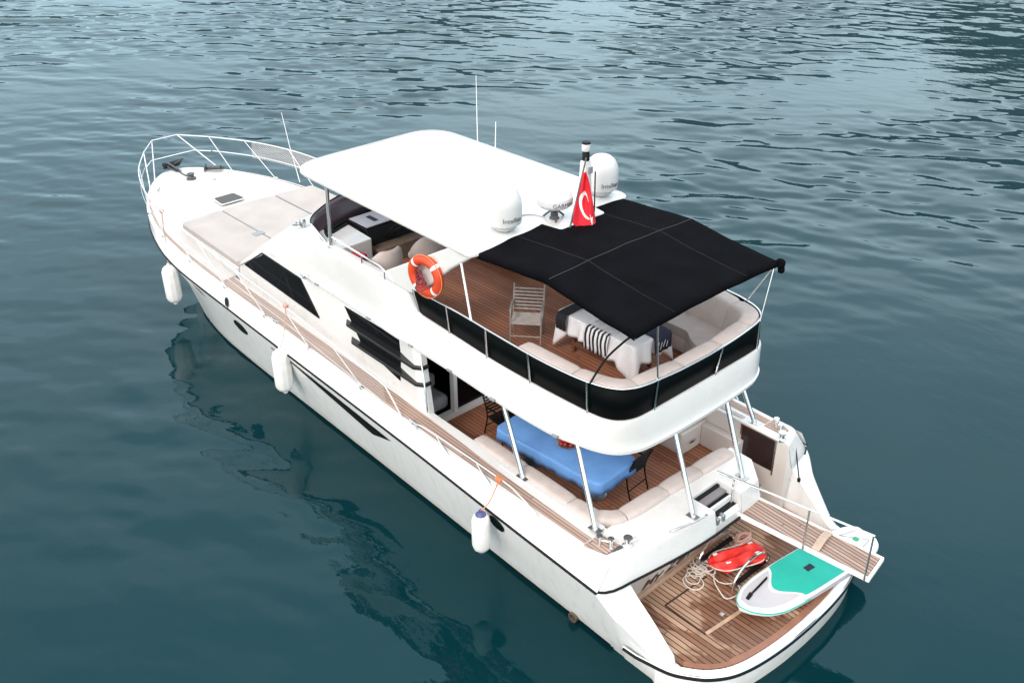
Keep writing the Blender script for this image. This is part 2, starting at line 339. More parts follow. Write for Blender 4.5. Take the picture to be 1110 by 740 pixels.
def netmat():
    q = bpy.data.materials.new('rail netting'); q.use_nodes = True; t = q.node_tree; l = t.links.new; p = t.nodes['Principled BSDF']
    p.inputs['Base Color'].default_value = (.62, .54, .51, 1); p.inputs['Roughness'].default_value = .8
    co = t.nodes.new('ShaderNodeTexCoord'); sp = t.nodes.new('ShaderNodeSeparateXYZ'); l(co.outputs['Object'], sp.inputs[0])
    def mt(op, x, y):
        n = t.nodes.new('ShaderNodeMath'); n.operation = op
        for i, val in enumerate((x, y)):
            if isinstance(val, (int, float)): n.inputs[i].default_value = val
            else: l(val, n.inputs[i])
        return n.outputs[0]
    a = mt('FRACT', mt('DIVIDE', mt('ADD', sp.outputs['X'], sp.outputs['Z']), .055), 0); b = mt('FRACT', mt('DIVIDE', mt('SUBTRACT', sp.outputs['X'], sp.outputs['Z']), .055), 0)
    msk = mt('MAXIMUM', mt('LESS_THAN', a, .15), mt('LESS_THAN', b, .15))
    tr = t.nodes.new('ShaderNodeBsdfTransparent'); mxs = t.nodes.new('ShaderNodeMixShader'); l(msk, mxs.inputs[0]); l(tr.outputs[0], mxs.inputs[1]); l(p.outputs[0], mxs.inputs[2])
    l(mxs.outputs[0], t.nodes['Material Output'].inputs['Surface']); return q
NET = netmat()
RAILM = mat('pale steel rail', (.66, .66, .67), .3, .35, var=.06)
def watermat():
    q = bpy.data.materials.new('sea water'); q.use_nodes = True; t = q.node_tree; l = t.links.new; p = t.nodes['Principled BSDF']
    p.inputs['Roughness'].default_value = .03; p.inputs['Specular IOR Level'].default_value = .40; p.inputs['Specular Tint'].default_value = (.44, .88, .96, 1); p.inputs['IOR'].default_value = 1.35
    co = t.nodes.new('ShaderNodeTexCoord')
    n0 = t.nodes.new('ShaderNodeTexNoise'); n0.inputs['Scale'].default_value = .06; n0.inputs['Detail'].default_value = 3; l(co.outputs['Object'], n0.inputs['Vector'])
    c = t.nodes.new('ShaderNodeMix'); c.data_type = 'RGBA'; l(n0.outputs['Fac'], c.inputs['Factor']); c.inputs['A'].default_value = (.0010, .0175, .0225, 1); c.inputs['B'].default_value = (.0016, .0225, .0290, 1); l(c.outputs['Result'], p.inputs['Base Color'])
    mp_ = t.nodes.new('ShaderNodeMapping'); mp_.inputs['Rotation'].default_value = (0, 0, R(35)); mp_.inputs['Scale'].default_value = (1, 1.8, 1); l(co.outputs['Object'], mp_.inputs[0])
    n1 = t.nodes.new('ShaderNodeTexNoise'); n1.inputs['Scale'].default_value = 1.9; n1.inputs['Detail'].default_value = 3; n1.inputs['Roughness'].default_value = .5; l(mp_.outputs[0], n1.inputs['Vector'])
    bp = t.nodes.new('ShaderNodeBump'); bp.inputs['Strength'].default_value = .16; bp.inputs['Distance'].default_value = .03; l(n1.outputs['Fac'], bp.inputs['Height']); l(bp.outputs[0], p.inputs['Normal'])
    return q
WATER = watermat()

# ---------------------------------------------------------------- water
def axis(lo, hi, step, far):
    a = list(np.arange(lo, hi, step)); d = step; x = a[-1]; o = []
    while x < far: d *= 1.28; x += d; o.append(x)
    b = []; d = step; x = lo
    while x > -far: d *= 1.28; x -= d; b.append(x)
    return np.array(b[::-1]+a+o)
GX = axis(-14, 74, .12, 6000); GY = axis(-74, 22, .12, 6000)
X, Y = np.meshgrid(GX, GY, indexing='ij')
def vnoise(scale, n, seed):
    r = np.random.default_rng(seed); z = np.zeros_like(X)
    for i in range(n):
        a = r.uniform(0, 2*np.pi); k = 2*np.pi/(scale*r.uniform(.6, 1.6)); z += np.sin(k*(X*np.cos(a)+Y*np.sin(a))+r.uniform(0, 7))
    return z/math.sqrt(n/2)
Zw = np.zeros_like(X); WD = R(-55)               # light chop, crests lying across the wind
for i in range(70):
    lam = math.exp(rng.uniform(math.log(.48), math.log(3.4))); k = 2*np.pi/lam; a = WD+rng.normal(0, .42)
    Zw += .0021*lam**.9*np.sin(k*(X*np.cos(a)+Y*np.sin(a))+rng.uniform(0, 7))
mask = np.clip(.62+.30*vnoise(24, 6, 3)+.14*vnoise(7, 6, 5), .12, 1.4)
dist = np.sqrt((X-CAM[0])**2+(Y-CAM[1])**2)
open_w = np.clip((X*.35-Y*.75+2)/26, 0, 1)       # calmer in the lee of the boat, livelier in open water beyond it
mask *= .55+.87*open_w
side_ = np.exp(-((X-6)/9)**2)*np.exp(-((Y-5.5)/3.2)**2); mask += .36*side_            # slap and backwash along the port side
mask *= np.clip((900-dist)/800, 0, 1)
inner = (X > GX[0]) & (X > -30) & (X < 110) & (Y > -110) & (Y < 40)
Zw = np.where(inner, Zw*mask, 0)
nx, ny = X.shape
me = bpy.data.meshes.new('water'); me.vertices.add(nx*ny); me.vertices.foreach_set('co', np.stack([X, Y, Zw], -1).astype(np.float32).ravel())
I = np.arange(nx*ny).reshape(nx, ny); Q = np.stack([I[:-1, :-1], I[1:, :-1], I[1:, 1:], I[:-1, 1:]], -1).reshape(-1, 4)
me.loops.add(Q.size); me.loops.foreach_set('vertex_index', Q.ravel().astype(np.int32)); me.polygons.add(len(Q)); me.polygons.foreach_set('loop_start', np.arange(0, Q.size, 4, dtype=np.int32))
me.polygons.foreach_set('use_smooth', np.ones(len(Q), dtype=bool)); me.update(calc_edges=True); me.materials.append(WATER)
wo = bpy.data.objects.new('water', me); COL.objects.link(wo); wo['kind'] = 'structure'

# wooded hills across the bay (seen in the water's reflections)
HILL = mat('hillside scrub', (.022, .045, .050), .9, var=.4, vscale=.02)
hrows = []
for i in range(70):
    az = R(-150+i*2.6); d0 = 420+120*math.sin(i*.31)+60*math.sin(i*.83); el = math.tan(R(7.0+4.3*max(0, min(1, (-20-math.degrees(az))/45))+1.3*math.sin(i*.47)+.8*math.sin(i*1.21+1)))*min(1, i/14, (69-i)/14)
    row = []
    for j in range(9):
        t = j/8; dd = d0*(1+.75*t); row.append((dd*math.cos(az), dd*math.sin(az), -2+(d0*1.75*el+10*math.sin(i*.9+j))*math.sin(t*math.pi/2)**1.1))
    row.append((row[-1][0]*1.5, row[-1][1]*1.5, -3)); hrows.append(row)
hl = M().grid(hrows).obj('hills', HILL, None); hl['kind'] = 'structure'

# ================================================================ the yacht
# ship frame: x forward, y to port, z up, z = 0 the waterline, x = 0 the transom
YT = thing('motor_yacht', 'white flybridge motor yacht with a black awning, lying on calm teal water', 'motor yacht')
def part(mm, name, material, parent=None, mirror=False, **k):
    o = mm.obj(name, material, YT if parent is None else parent, **k)
    if mirror: mm.mir().obj(name, material, YT if parent is None else parent, **k)
    return o
def sheer(x): return 1.85+.45*max(0, x)/18
gun = herm([(19.35, 0), (19.3, .27), (19.15, .5), (18.9, .76), (18.5, 1.06), (18, 1.36), (17, 1.8), (16, 2.08), (15, 2.24), (13.7, 2.34), (12, 2.38), (10, 2.4), (8, 2.43), (6, 2.47), (3, 2.5), (.4, 2.5)])
rub = herm([(19.22, 0), (19.15, .26), (18.95, .58), (18.5, 1.0), (18, 1.36), (17, 1.84), (16, 2.16), (15, 2.37), (14, 2.47), (12, 2.52), (9.7, 2.56), (5, 2.63), (2.5, 2.70), (.4, 2.74)])
mid = herm([(18.4, 0), (18.2, .25), (17.8, .62), (17, 1.18), (16, 1.66), (15, 2.0), (13.7, 2.22), (12, 2.34), (10, 2.41), (6, 2.47), (2.5, 2.56), (.4, 2.6)])
wl = herm([(17.6, 0), (17.3, .3), (16.9, .66), (16, 1.27), (14.74, 1.73), (13.15, 1.94), (10.9, 2.03), (8.6, 2.08), (6, 2.14), (3.5, 2.21), (1, 2.27), (.4, 2.29)])
LINES = [(19.35, gun, lambda x: sheer(x)), (19.36, lambda x: gun(x-.01)+.035, lambda x: sheer(x)-.05), (19.22, rub, lambda x: sheer(x)-.37), (18.4, mid, lambda x: 1.0+.25*(x/18)), (17.6, wl, lambda x: .085)]
ST = [1-(1-i/90)**1.7 for i in range(91)]
def hull_rows(lines):
    rows = []
    for s in ST:
        r = []
        for xe, yf, zf in lines:
            x = .4+(xe-.4)*s; r.append((x, max(yf(x), 0), zf(x)))
        rows.append(r)
    return rows
h = M().grid(hull_rows(LINES)); hm = h.mir(); h.merge(hm)
HULL = part(h, 'hull', HULLW, ang=28)
b = M().grid(hull_rows([(17.6, lambda x: wl(x)+.004, lambda x: .10), (17.55, lambda x: wl(x)*.985, lambda x: -.02), (16.5, lambda x: wl(x)*.7, lambda x: -.6)])); b.merge(b.mir())
part(b, 'boot_stripe', ANTI, HULL)
rp_ = []
for s in ST: x = .4+(19.22-.4)*s; rp_.append((x, rub(x)+.008, sheer(x)-.37))
t_ = M().tube(rp_, .022, 8); part(t_, 'rub_rail', BLACK, HULL, mirror=True)
def hull_pt(x, z, off=.006):                     # a point on the port topsides
    zr, zm, zw = sheer(x)-.37, 1.0+.25*x/18, .085
    if z > zr: y = rub(x)+(gun(x)+.035-rub(x))*(z-zr)/(sheer(x)-.05-zr)
    elif z > zm: y = mid(x)+(rub(x)-mid(x))*(z-zm)/(zr-zm)
    else: y = wl(x)+(mid(x)-wl(x))*(z-zw)/(zm-zw)
    return (x, y+off, z)
def hull_patch(name, material, tops, bots, both=True, par=None):  # graphic laid on the hull, a few mm proud
    q = M(); n = 48; rows = []
    lin_ = lambda t: (lambda x: float(np.interp(x, [p[0] for p in sorted(t)], [p[1] for p in sorted(t)]))); ft, fb = lin_(tops), lin_(bots); x0, x1 = min(p[0] for p in tops), max(p[0] for p in tops)
    for i in range(n+1):
        x = x0+(x1-x0)*i/n; rows.append([hull_pt(x, fb(x)+(ft(x)-fb(x))*j/3) for j in range(4)])
    q.grid(rows)
    return part(q, name, material, HULL if par is None else par, mirror=both)
hull_patch('hull_stripe', BLACK, [(9.5, 1.58), (7.5, 1.47), (5.75, 1.36)], [(9.5, 1.555), (6.45, 1.10), (5.75, 1.345)])
hull_patch('bow_window', GLASS, [(13.75, 1.665), (13.4, 1.66), (13.1, 1.52)], [(13.75, 1.64), (13.4, 1.53), (13.1, 1.48)])
hull_patch('vent_slot', BLACK, [(10.0, 1.53), (9.8, 1.52), (9.6, 1.505)], [(10.0, 1.49), (9.8, 1.485), (9.6, 1.48)])
def oval(x, z, a, bb, name, m, tilt=.15, inner=None):
    q = M(); pts = []
    for i in range(28):
        t = 2*math.pi*i/28; px, pz = x+a*math.cos(t), z+bb*math.sin(t)+tilt*a*math.cos(t)*.4; pts.append(hull_pt(px, pz, .010))
    q.add(pts+[hull_pt(x, z, .012)], [(i, (i+1) % 28, 28) for i in range(28)]); o = part(q, name, m, HULL, mirror=True)
    if inner:
        ring = M().tube(pts, .014, 6, closed=True); part(ring, 'frame', inner, o); part(ring.mir(), 'frame', inner, o)
    return o
oval(11.42, 1.40, .28, .125, 'porthole', GLASS, inner=BLACK)
oval(2.72, 1.33, .17, .13, 'porthole', GLASS, inner=BLACK)
oval(11.78, 1.90, .11, .10, 'hawsehole', BLACK, inner=STEEL)
ex = M().lathe([(.075, -.16), (.09, 0), (.09, .05), (.06, .05), (.055, -.1)], 16, (1.25, 2.29, .10), Matrix.Rotation(R(-90), 4, 'X')); part(ex, 'exhaust_outlet', BRNZ, HULL)

# quarters (port and starboard wings) and swim platform
pw = []; iw = []
topz = herm([(.75, 1.49), (.4, 1.47), (.1, 1.22), (-.3, .88), (-.6, .62), (-.74, .53)])
topy = herm([(.75, 2.735), (.4, 2.735), (0, 2.56), (-.35, 2.43), (-.62, 2.345), (-.74, 2.30)])
iny = herm([(.75, 2.12), (.3, 2.12), (-.3, 2.10), (-.62, 2.10), (-.74, 2.20)])
for i in range(25):
    x = .45-(.45+.74)*i/24; yo, zt, yi = topy(x), topz(x), iny(x); k = min(1, max(0, (.42-x)/.3))*min(1, max(0, (x+.74)/.25)); yw = 2.29+.02*(x < .2)
    pw.append([(x, yw-.05, -.05), (x, yw, .085), (x, yw+(yo-yw)*.55, max(.25, zt*.5)), (x, yo-.006, zt-.13*k-.04), (x, yo-.03, zt-.11*k-.012), (x, yo-.07, zt-.09*k), (x, yi+.07, zt+.02*k), (x, yi+.03, zt+.015*k), (x, yi, zt-.03), (x, yi-.01, .45)])
q = M().grid(pw); last = pw[-1]; q.add(last, [tuple(range(len(last)))]); QUART = part(q, 'stern_quarter', HULLW, HULL, ang=32, mirror=True)
def platform_outline(d=0):
    half = [(-.5, 2.37), (-.75, 2.30), (-.98, 2.16), (-1.2, 1.97), (-1.40, 1.65), (-1.52, 1.2), (-1.59, .6), (-1.61, 0)]
    half = [(p[0], p[1]) for p in cr([(a, b_, 0) for a, b_ in half], 5)]
    o = []
    for i, p in enumerate(half):
        a, c = Vector(half[max(i-1, 0)]), Vector(half[min(i+1, len(half)-1)]); t = (c-a).normalized(); n = Vector((-t.y, t.x)); n = n if n.dot(Vector((1, -.3))) > 0 else -n
        o.append((p[0]+n.x*d, p[1]+n.y*d))
    return o+[(x, -y) for x, y in reversed(o[:-1])]
PO = platform_outline()
def ring_strip(d0, z0, d1, z1):
    return M().grid([[(x, y, z0) for x, y in platform_outline(d0)], [(x, y, z1) for x, y in platform_outline(d1)]])
PLAT = part(M().prism([(1.0, 2.1), (.0, 2.1)]+platform_outline(.05)+[(.0, -2.1), (1.0, -2.1)], .0, .478), 'swim_platform', HULLW)
sd_ = ring_strip(.04, -.05, .0, .33); sd_.merge(ring_strip(0, .33, .0, .47)); sd_.merge(ring_strip(0, .47, .025, .495)); sd_.merge(ring_strip(.025, .495, .11, .495)); sd_.merge(ring_strip(.11, .495, .12, .47)); part(sd_, 'platform_rim', HULLW, PLAT, ang=50)
rim = [(x, y, .43) for x, y in platform_outline(-.012)]
rim = [(.02, topy(.02)-.06, .50), (-.2, 2.46, .45), (-.36, 2.41, .43)]+rim[1:-1]+[(-.36, -2.41, .43), (-.2, -2.46, .45), (.02, -topy(.02)+.06, .50)]
part(M().tube(rim, .032, 8), 'rub_rail', BLACK, PLAT); part(M().tube([(x*1.0-.0, y, z+.045) for x, y, z in rim], .014, 6), 'rub_strip', CHROME, PLAT)
tp = platform_outline(.13)
tk = M().prism([(.98, 2.085), (-.5, 2.085)]+[p for p in tp if p[0] < -.52 and abs(p[1]) < 2.16]+[(-.5, -2.085), (.98, -2.085)], .47, .505); part(tk, 'teak_deck', TEAK_P, PLAT, smooth=False)
mg = [(x, y, .507) for x, y in platform_outline(.15) if abs(y) < 2.13]
part(M().grid([[(x, y, .509) for x, y in platform_outline(.125) if abs(y) < 2.12], [(x+.10*(1 if abs(y) < 1.6 else .6), y*.965, .509) for x, y in platform_outline(.125) if abs(y) < 2.12]]), 'margin_plank', mat('platform margin plank', (.26, .115, .07), .35, var=.2, vscale=7), PLAT)
hp = M()
for a, b_ in (((.16, 1.36), (-.64, 1.38)), ((-.64, 1.38), (-.74, .35)), ((.16, 1.36), (.12, .35))): hp.beam((*a, .508), (*b_, .508), .03, .006)
part(hp, 'platform_hatch_seam', mat('dark caulking', (.035, .02, .015), .6), PLAT)
hp = M().beam((-.655, 1.36, .510), (-.75, .35, .510), .06, .004); part(hp, 'hatch_edge_plank', mat('bleached plank', (.46, .32, .22), .6, var=.2, vscale=8), PLAT)
part(M().box(-.60, -.53, .82, .89, .50, .512), 'lift_ring', CHROME, PLAT)

# transom and aft deck
def Rx(y): return .02+.055*(abs(y)/1.0)**1.7 if abs(y) < 2.25 else Rx(2.249)+.6*(abs(y)-2.249)**1.9
ys = [2.735, 2.72, 2.68, 2.62, 2.5, 2.35, 2.15, 1.9, 1.6, 1.3, 1.0, .7, .37]
RXP = {2.735: .62, 2.72: .50, 2.68: .41, 2.62: .35, 2.5: .29, 2.35: .255, 2.15: .23, 1.9: .19, 1.6: .145, 1.3: .105, 1.0: .07, .7: .045, .37: .03}
TP = {2.735: (.70, 2.5), 2.72: (.62, 2.5), 2.68: (.555, 2.48), 2.62: (.51, 2.44), 2.5: (.46, 2.36), 2.35: (.41, 2.25), 2.15: (.355, 2.08), 1.9: (.30, 1.86), 1.6: (.24, 1.58), 1.3: (.19, 1.29), 1.0: (.15, .995), .7: (.12, .7), .37: (.10, .37)}
Rp = [(RXP[y], y, 1.50) for y in ys]; Tp = [(*TP[y], 1.885) for y in ys]
def mixp(a, b_, t, z, bow=0): return (a[0]+(b_[0]-a[0])*t-bow, a[1]+(b_[1]-a[1])*t, z)
AFT = M()
prof = [(0, 1.46, 0), (0, 1.50, 0), (.28, 1.61, 0), (.56, 1.725, 0), (.82, 1.83, 0), (.92, 1.868, 0), (1, 1.885, 0)]
AFT.grid([[mixp(a, c, t, z) for t, z, _ in prof] for a, c in zip(Rp, Tp)])
stb = [(.03, -.30), (.03, -.5), (.05, -.85), (.5, -1.24), (.95, -1.27)]
stT = [(.10, -.30), (.10, -.48), (.12, -.80), (.52, -1.18), (.95, -1.21)]
AFT.grid([[(a[0]+(c[0]-a[0])*t, a[1]+(c[1]-a[1])*t, z) for t, z, _ in prof] for a, c in zip(stb, stT)])
top = [(.98, 2.5)]+[p[:2] for p in Tp]+[(.56, .37), (.56, -.30)]+stT+[(.98, -1.21)]
AFT.add([(x, y, 1.885) for x, y in top], [tuple(range(len(top)))])
# notch walls
AFT.add([(.10, .37, 1.885), (.56, .37, 1.885), (.56, .37, 1.45), (.03, .37, 1.45)], [(0, 1, 2, 3)]); AFT.add([(.10, -.30, 1.885), (.56, -.30, 1.885), (.56, -.30, 1.45), (.03, -.30, 1.45)], [(0, 1, 2, 3)]); AFT.add([(.56, .37, 1.885), (.56, -.30, 1.885), (.56, -.30, 1.45), (.56, .37, 1.45)], [(0, 1, 2, 3)])
AFT.box(.03, .56, -.30, .37, 1.42, 1.46)
DECKA = part(AFT, 'aft_deck', GEL, ang=40)
# transom face, undercut
tr = M(); rows = []
for y in [2.2, 1.9, 1.6, 1.3, 1.0, .7, .37, 0, -.3, -.6, -.85]: rows.append([(Rx(y)+.03 if y <= 2.15 else .26, y, 1.475), (.30, y, 1.40), (.62-.03*abs(y)/2, y, .50)])
tr.grid(rows); tr.grid([[(.05, -.85, 1.475), (.62, -.85, .5)], [(.5, -1.24, 1.475), (.75, -1.1, .5)], [(.98, -1.27, 1.475), (.98, -1.2, .5)]])
TRANS = part(tr, 'transom', LINER, ang=40)
part(M().box(.50, .60, -.8, 2.08, .505, .60), 'transom_step', mat('teak trim', (.44, .29, .21), .6, var=.15, vscale=8), TRANS, bev=.01)
bl = [(x-.012, y, 1.475) for x, y, _ in Rp]+[(.018, y, 1.475) for y in (.2, 0, -.2)]+[(a-.008, b_, 1.475) for a, b_ in stb]
part(M().tube(bl, .022, 8), 'rub_rail', BLACK, DECKA)
tx = text_m('My Zen', .43, .12, .002, .004); tq = M()
n_ = Vector((-.9, 0, -.32)).normalized()
def on_transom(u, v):                            # u to starboard along the transom, v up the face
    t = (1.42-.55)*1; z = .63+v*.86; x = .30+(.62-.30)*(1.40-z)/.90; y = .90-u
    return Vector((x-.03*abs(y)/2*((1.4-z)/.9), y, z))
for f0, v0 in (('My Zen', 0),):
    vs = [on_transom(v[0]*.92, v[1])+n_*(.006+v[2]) for v in tx.v]; tq.add(vs, tx.f)
part(tq, 'lettering', INKB, TRANS, smooth=False)
# notch steps for the gangway
stp = M().box(.06, .56, -.295, .365, 1.455, 1.60); ST_ = part(stp, 'boarding_step', GEL)
for (x0, x1, z, m_) in ((.50, .555, 1.84, BLACK), (.36, .50, 1.80, STAIR), (.29, .36, 1.76, BLACK), (.255, .29, 1.77, WHT), (.13, .255, 1.66, BLACK), (.09, .13, 1.68, WHT)):
    part(M().box(x0, x1, -.285, .355, 1.55, z), 'tread', m_, ST_, bev=.004)
for y in (.30, .16): part(M().box(.05, .14, y-.03, y+.03, 1.60, 1.72), 'hinge_bracket', STEEL, ST_, bev=.008)
part(M().tube(cr([(.27, 1.28, 1.90), (.20, 1.22, 1.955), (.13, .95, 1.96), (.10, .45+.2, 1.955), (.13, .52, 1.90)], 5), .014, 6), 'grab_rail', CHROME, DECKA)
# side decks, foredeck
sdk = M()
for sgn in (1,):
    rows = []
    for i in range(61):
        x = .7+(12.6-.7)*i/60; rows.append([(x, y, sheer(x)+.0) for y in (1.96, gun(x))])
    sdk.grid(rows)
DECK = part(sdk, 'side_deck', GEL, mirror=True)
fd = M(); rows = []
for i in range(50):
    s = 1-(1-i/49)**1.6; x = 12.3+(19.345-12.3)*s; g = gun(x); rows.append([(x, g*t, sheer(x)+.07*(1-t*t)*min(1, g)-.001) for t in np.linspace(-1, 1, 17)])
fd.grid(rows); FORE = part(fd, 'foredeck', NONSK)
# stern quarter deck tops (starboard and port), filled to the cockpit liner
qR = [(a[0], -a[1], 0) for a in Rp[:8]]; qT = [(a[0], -a[1], 0) for a in Tp[:8]]; qR[-1] = (.195, -1.96, 0); qT[-1] = (.32, -1.96, 0)
qd = M().grid([[mixp(a, c, t, z) for t, z, _ in prof] for a, c in zip(qR, qT)])
qt = [(.98, -2.5)]+[(p[0], p[1]) for p in qT]+[(.98, -1.96)]; qd.add([(x, y, 1.885) for x, y in qt], [tuple(range(len(qt)))])
qd.add([(.195, -1.961, 1.46), (.32, -1.961, 1.885), (.32, -1.961, .5), (.25, -1.961, .5)], [(0, 1, 2, 3)])
qd.grid([[(.20, -1.96, 1.47), (.235, -2.2, 1.47), (.30, -2.45, 1.47)], [(.36, -1.96, .5), (.36, -2.14, .5), (.40, -2.3, .5)]])
part(qd, 'quarter_deck', GEL, DECKA, ang=40)
part(M().tube([(a[0]-.012, a[1], 1.475) for a in qR[:5]], .018, 8), 'rub_rail', BLACK, DECKA)
# side deck teak, along the whole side
def teak_strip(x0, x1, y0f, y1f, zoff, n=80):
    q = M(); rows = []
    for i in range(n+1):
        x = x0+(x1-x0)*i/n; rows.append([(x, y, sheer(x)+zoff) for y in np.linspace(y0f(x), y1f(x), 3)])
    q.grid(rows); return q
inn = herm([(.62, 2.13), (1, 2.24), (3, 2.21), (5, 2.13), (8, 2.07), (12, 2.03), (14.6, 1.98), (16, 1.84), (17, 1.56), (18, 1.12), (18.6, .72)])
outr = lambda x: gun(x)-(.05 if x > 5.2 else .05+.05*(5.2-x)/5)
part(teak_strip(.95, 18.55, inn, outr, .006), 'side_deck_teak', TEAK_S, DECK, mirror=True)
part(teak_strip(.58, .95, lambda x: 2.05+.1*(x-.5), lambda x: 2.36+.12*(x-.58)/.4, .036, 6), 'side_deck_teak', TEAK_S, DECK, mirror=True)
for sg in (1, -1):
    part(M().prism([(.50, sg*2.03), (.88, sg*2.10), (.90, sg*2.44), (.58, sg*2.36)][::sg], 1.885, 1.892), 'steel_chafe_plate', STEEL, DECK)
    bo = M()
    for x, y in ((.80, 2.28), (.64, 2.20)):
        bo.lathe([(.045, 0), (.032, .02), (.030, .15), (.05, .165), (.05, .185), (.02, .19)], 12, (x, sg*y, 1.89))
    bo.tube([(.80, sg*2.28, 2.0), (.64, sg*2.20, 2.0)], .018, 8); part(bo, 'mooring_bollard', CHROME, DECK)
    wi = M().lathe([(.08, 0), (.08, .03), (.05, .05), (.045, .12), (.07, .15), (.07, .17), (.02, .175)], 14, (.50, sg*1.98 if sg > 0 else -2.02, 1.885)); wi.tube([(.50, sg*2.0, 1.96), (.42, sg*1.86, 2.02)], .022, 8); part(wi, 'capstan_winch', CHROME, DECK)
def cleat(x, y, z, rz, par, s=1):
    q = M().tube(cr([(-.14*s, 0, .06*s), (-.06*s, 0, .05*s), (.06*s, 0, .05*s), (.14*s, 0, .06*s)], 3), .016*s, 6); q.lathe([(.022*s, 0), (.016*s, .05*s)], 8, (-.05*s, 0, 0)); q.lathe([(.022*s, 0), (.016*s, .05*s)], 8, (.05*s, 0, 0))
    q.xf(Matrix.Translation((x, y, z)) @ Matrix.Rotation(rz, 4, 'Z')); return part(q, 'cleat', CHROME, par)
for x in (9.9, 5.1):
    for sg in (1, -1): cleat(x, sg*(gun(x)-.03), sheer(x)+.01, 0, DECK)
for sg in (1, -1): cleat(18.0, sg*1.05, sheer(18)+.04, sg*-.7, FORE)

# cockpit: floor, liner, bulkhead
part(M().grid([[(.9, -2.0, 1.1), (.9, 2.0, 1.1)], [(5.9, -2.0, 1.1), (5.9, 2.0, 1.1)]]), 'cockpit_floor', TEAK_C, smooth=False)
lin = M().box(.95, 5.9, 1.93, 1.96, 1.0, 1.91).box(.30, 5.9, -1.99, -1.96, .5, 1.885); lin.box(.95, .98, -1.2, 1.96, 1.0, 1.88); LIN = part(lin, 'cockpit_liner', LINER, bev=.01)
part(M().box(1.0, 5.4, 1.93, 2.10, 1.886, 1.935), 'coaming_cap', GEL, LIN, bev=.015); part(M().box(.50, 5.4, -2.10, -1.93, 1.886, 1.935), 'coaming_cap', GEL, LIN, bev=.015)
part(M().box(.56, 1.26, -1.958, -1.945, 1.22, 1.86), 'locker_door', DKBR, LIN); fr = M()
fr.box(.53, 1.29, -1.956, -1.935, 1.86, 1.885).box(.53, .565, -1.956, -1.935, 1.15, 1.86).box(1.255, 1.285, -1.956, -1.935, 1.2, 1.86); part(fr, 'locker_frame', CHROME, LIN)
part(M().box(1.3, 1.95, -2.1, -1.98, 1.88, 1.96), 'grey_bolster', CREAM, LIN, bev=.04, seg=3)
ga = M().tube([(.40, -2.30, 1.80), (.05, -2.02, 1.30)], .012, 6); ga.lathe([(.03, -.03), (.03, .03)], 10, (.05, -2.02, 1.28)); part(ga, 'gate_strut', BLACK, LIN)
# steps from the platform up to the cockpit on the starboard side
part(M().box(.70, 1.0, -1.96, -1.26, .5, .80), 'stair', GEL, bev=.01); part(M().box(.72, 1.0, -1.95, -1.27, .802, .815), 'stair_tread', TEAK_C); part(M().box(.686, .70, -1.9, -1.3, .53, .77), 'stair_riser', DKBR)
# starboard lockers and seat
part(M().box(2.03, 4.2, -1.96, -1.25, 1.1, 1.58), 'cockpit_locker', LINER, bev=.03); part(M().box(1.2, 2.03, -1.96, -1.80, 1.1, 1.56), 'cockpit_locker', LINER, bev=.02)
so = M().box(2.1, 4.1, -1.93, -1.28, 1.58, 1.70); SB = part(so, 'side_seat_cushion', CREAM, bev=.05, seg=3); part(M().box(2.1, 4.1, -1.95, -1.75, 1.70, 2.02), 'side_seat_back', CREAM, SB, bev=.06, seg=3)
part(M().box(1.99, 2.031, -1.6, -1.45, 1.30, 1.36), 'latch', CHROME)
# U-shaped settee
base = cr([(4.1, 1.72, 0), (1.75, 1.74, 0), (1.32, 1.60, 0), (1.18, 1.2, 0), (1.14, .3, 0), (1.10, -.95, 0)], 8)
SETB = part(M().sweep([(p.x, p.y) for p in base], rr(-.55, .22, 1.1, 1.42, .02, 2)), 'settee_base', LINER)
def cushions(path, name, sec, cuts, par, material=CREAM, z=None):
    P = [Vector((p[0], p[1])) for p in path]; dd = [0]
    for a, c in zip(P, P[1:]): dd.append(dd[-1]+(c-a).length)
    def at(d):
        d = min(max(d, 0), dd[-1]-1e-6)
        for i in range(len(dd)-1):
            if dd[i] <= d <= dd[i+1]: return P[i].lerp(P[i+1], (d-dd[i])/(dd[i+1]-dd[i]))
    cuts = [c*dd[-1] for c in cuts]
    for a, c in zip(cuts, cuts[1:]):
        n = max(6, int((c-a)/.08)); pp = [at(a+.006+(c-a-.012)*i/n) for i in range(n+1)]; rows = []
        q = M(); secm = (sum(s[0] for s in sec)/len(sec), sum(s[1] for s in sec)/len(sec))
        for i, p in enumerate(pp):
            t = (at(a+(c-a)*min(1, (i+.6)/n))-at(a+(c-a)*max(0, (i-.6)/n))).normalized(); nn = Vector((-t.y, t.x))
            e = min(i, n-i)/n*(c-a); sh = 1-.05*max(0, 1-e/.05)**2; pf = 1+.05*math.sin(math.pi*i/n)   # pinched ends, fuller middle
            rows.append([(p.x+nn.x*(secm[0]+(o-secm[0])*sh*pf), p.y+nn.y*(secm[0]+(o-secm[0])*sh*pf), secm[1]+(h_-secm[1])*sh*pf) for o, h_ in sec])
        q.grid(rows, cv=True); q.add(rows[0], [tuple(range(len(sec)))]); q.add(rows[-1], [tuple(range(len(sec)-1, -1, -1))])
        part(q, name, material, par, ang=55)
bk = cr([(4.1, 1.80, 0), (1.55, 1.86, 0), (1.2, 1.76, 0), (1.03, 1.45, 0), (.99, .3, 0), (.93, -1.05, 0)], 10)
cushions([(p.x, p.y) for p in bk], 'back_cushion', rr(-.17, .13, 1.45, 1.965, .075), (0, .2, .40, .56, .72, .86, 1), SETB)
cushions([(p.x, p.y) for p in base], 'seat_cushion', rr(-.52, .10, 1.42, 1.56, .05), (0, .22, .44, .62, .8, 1), SETB)
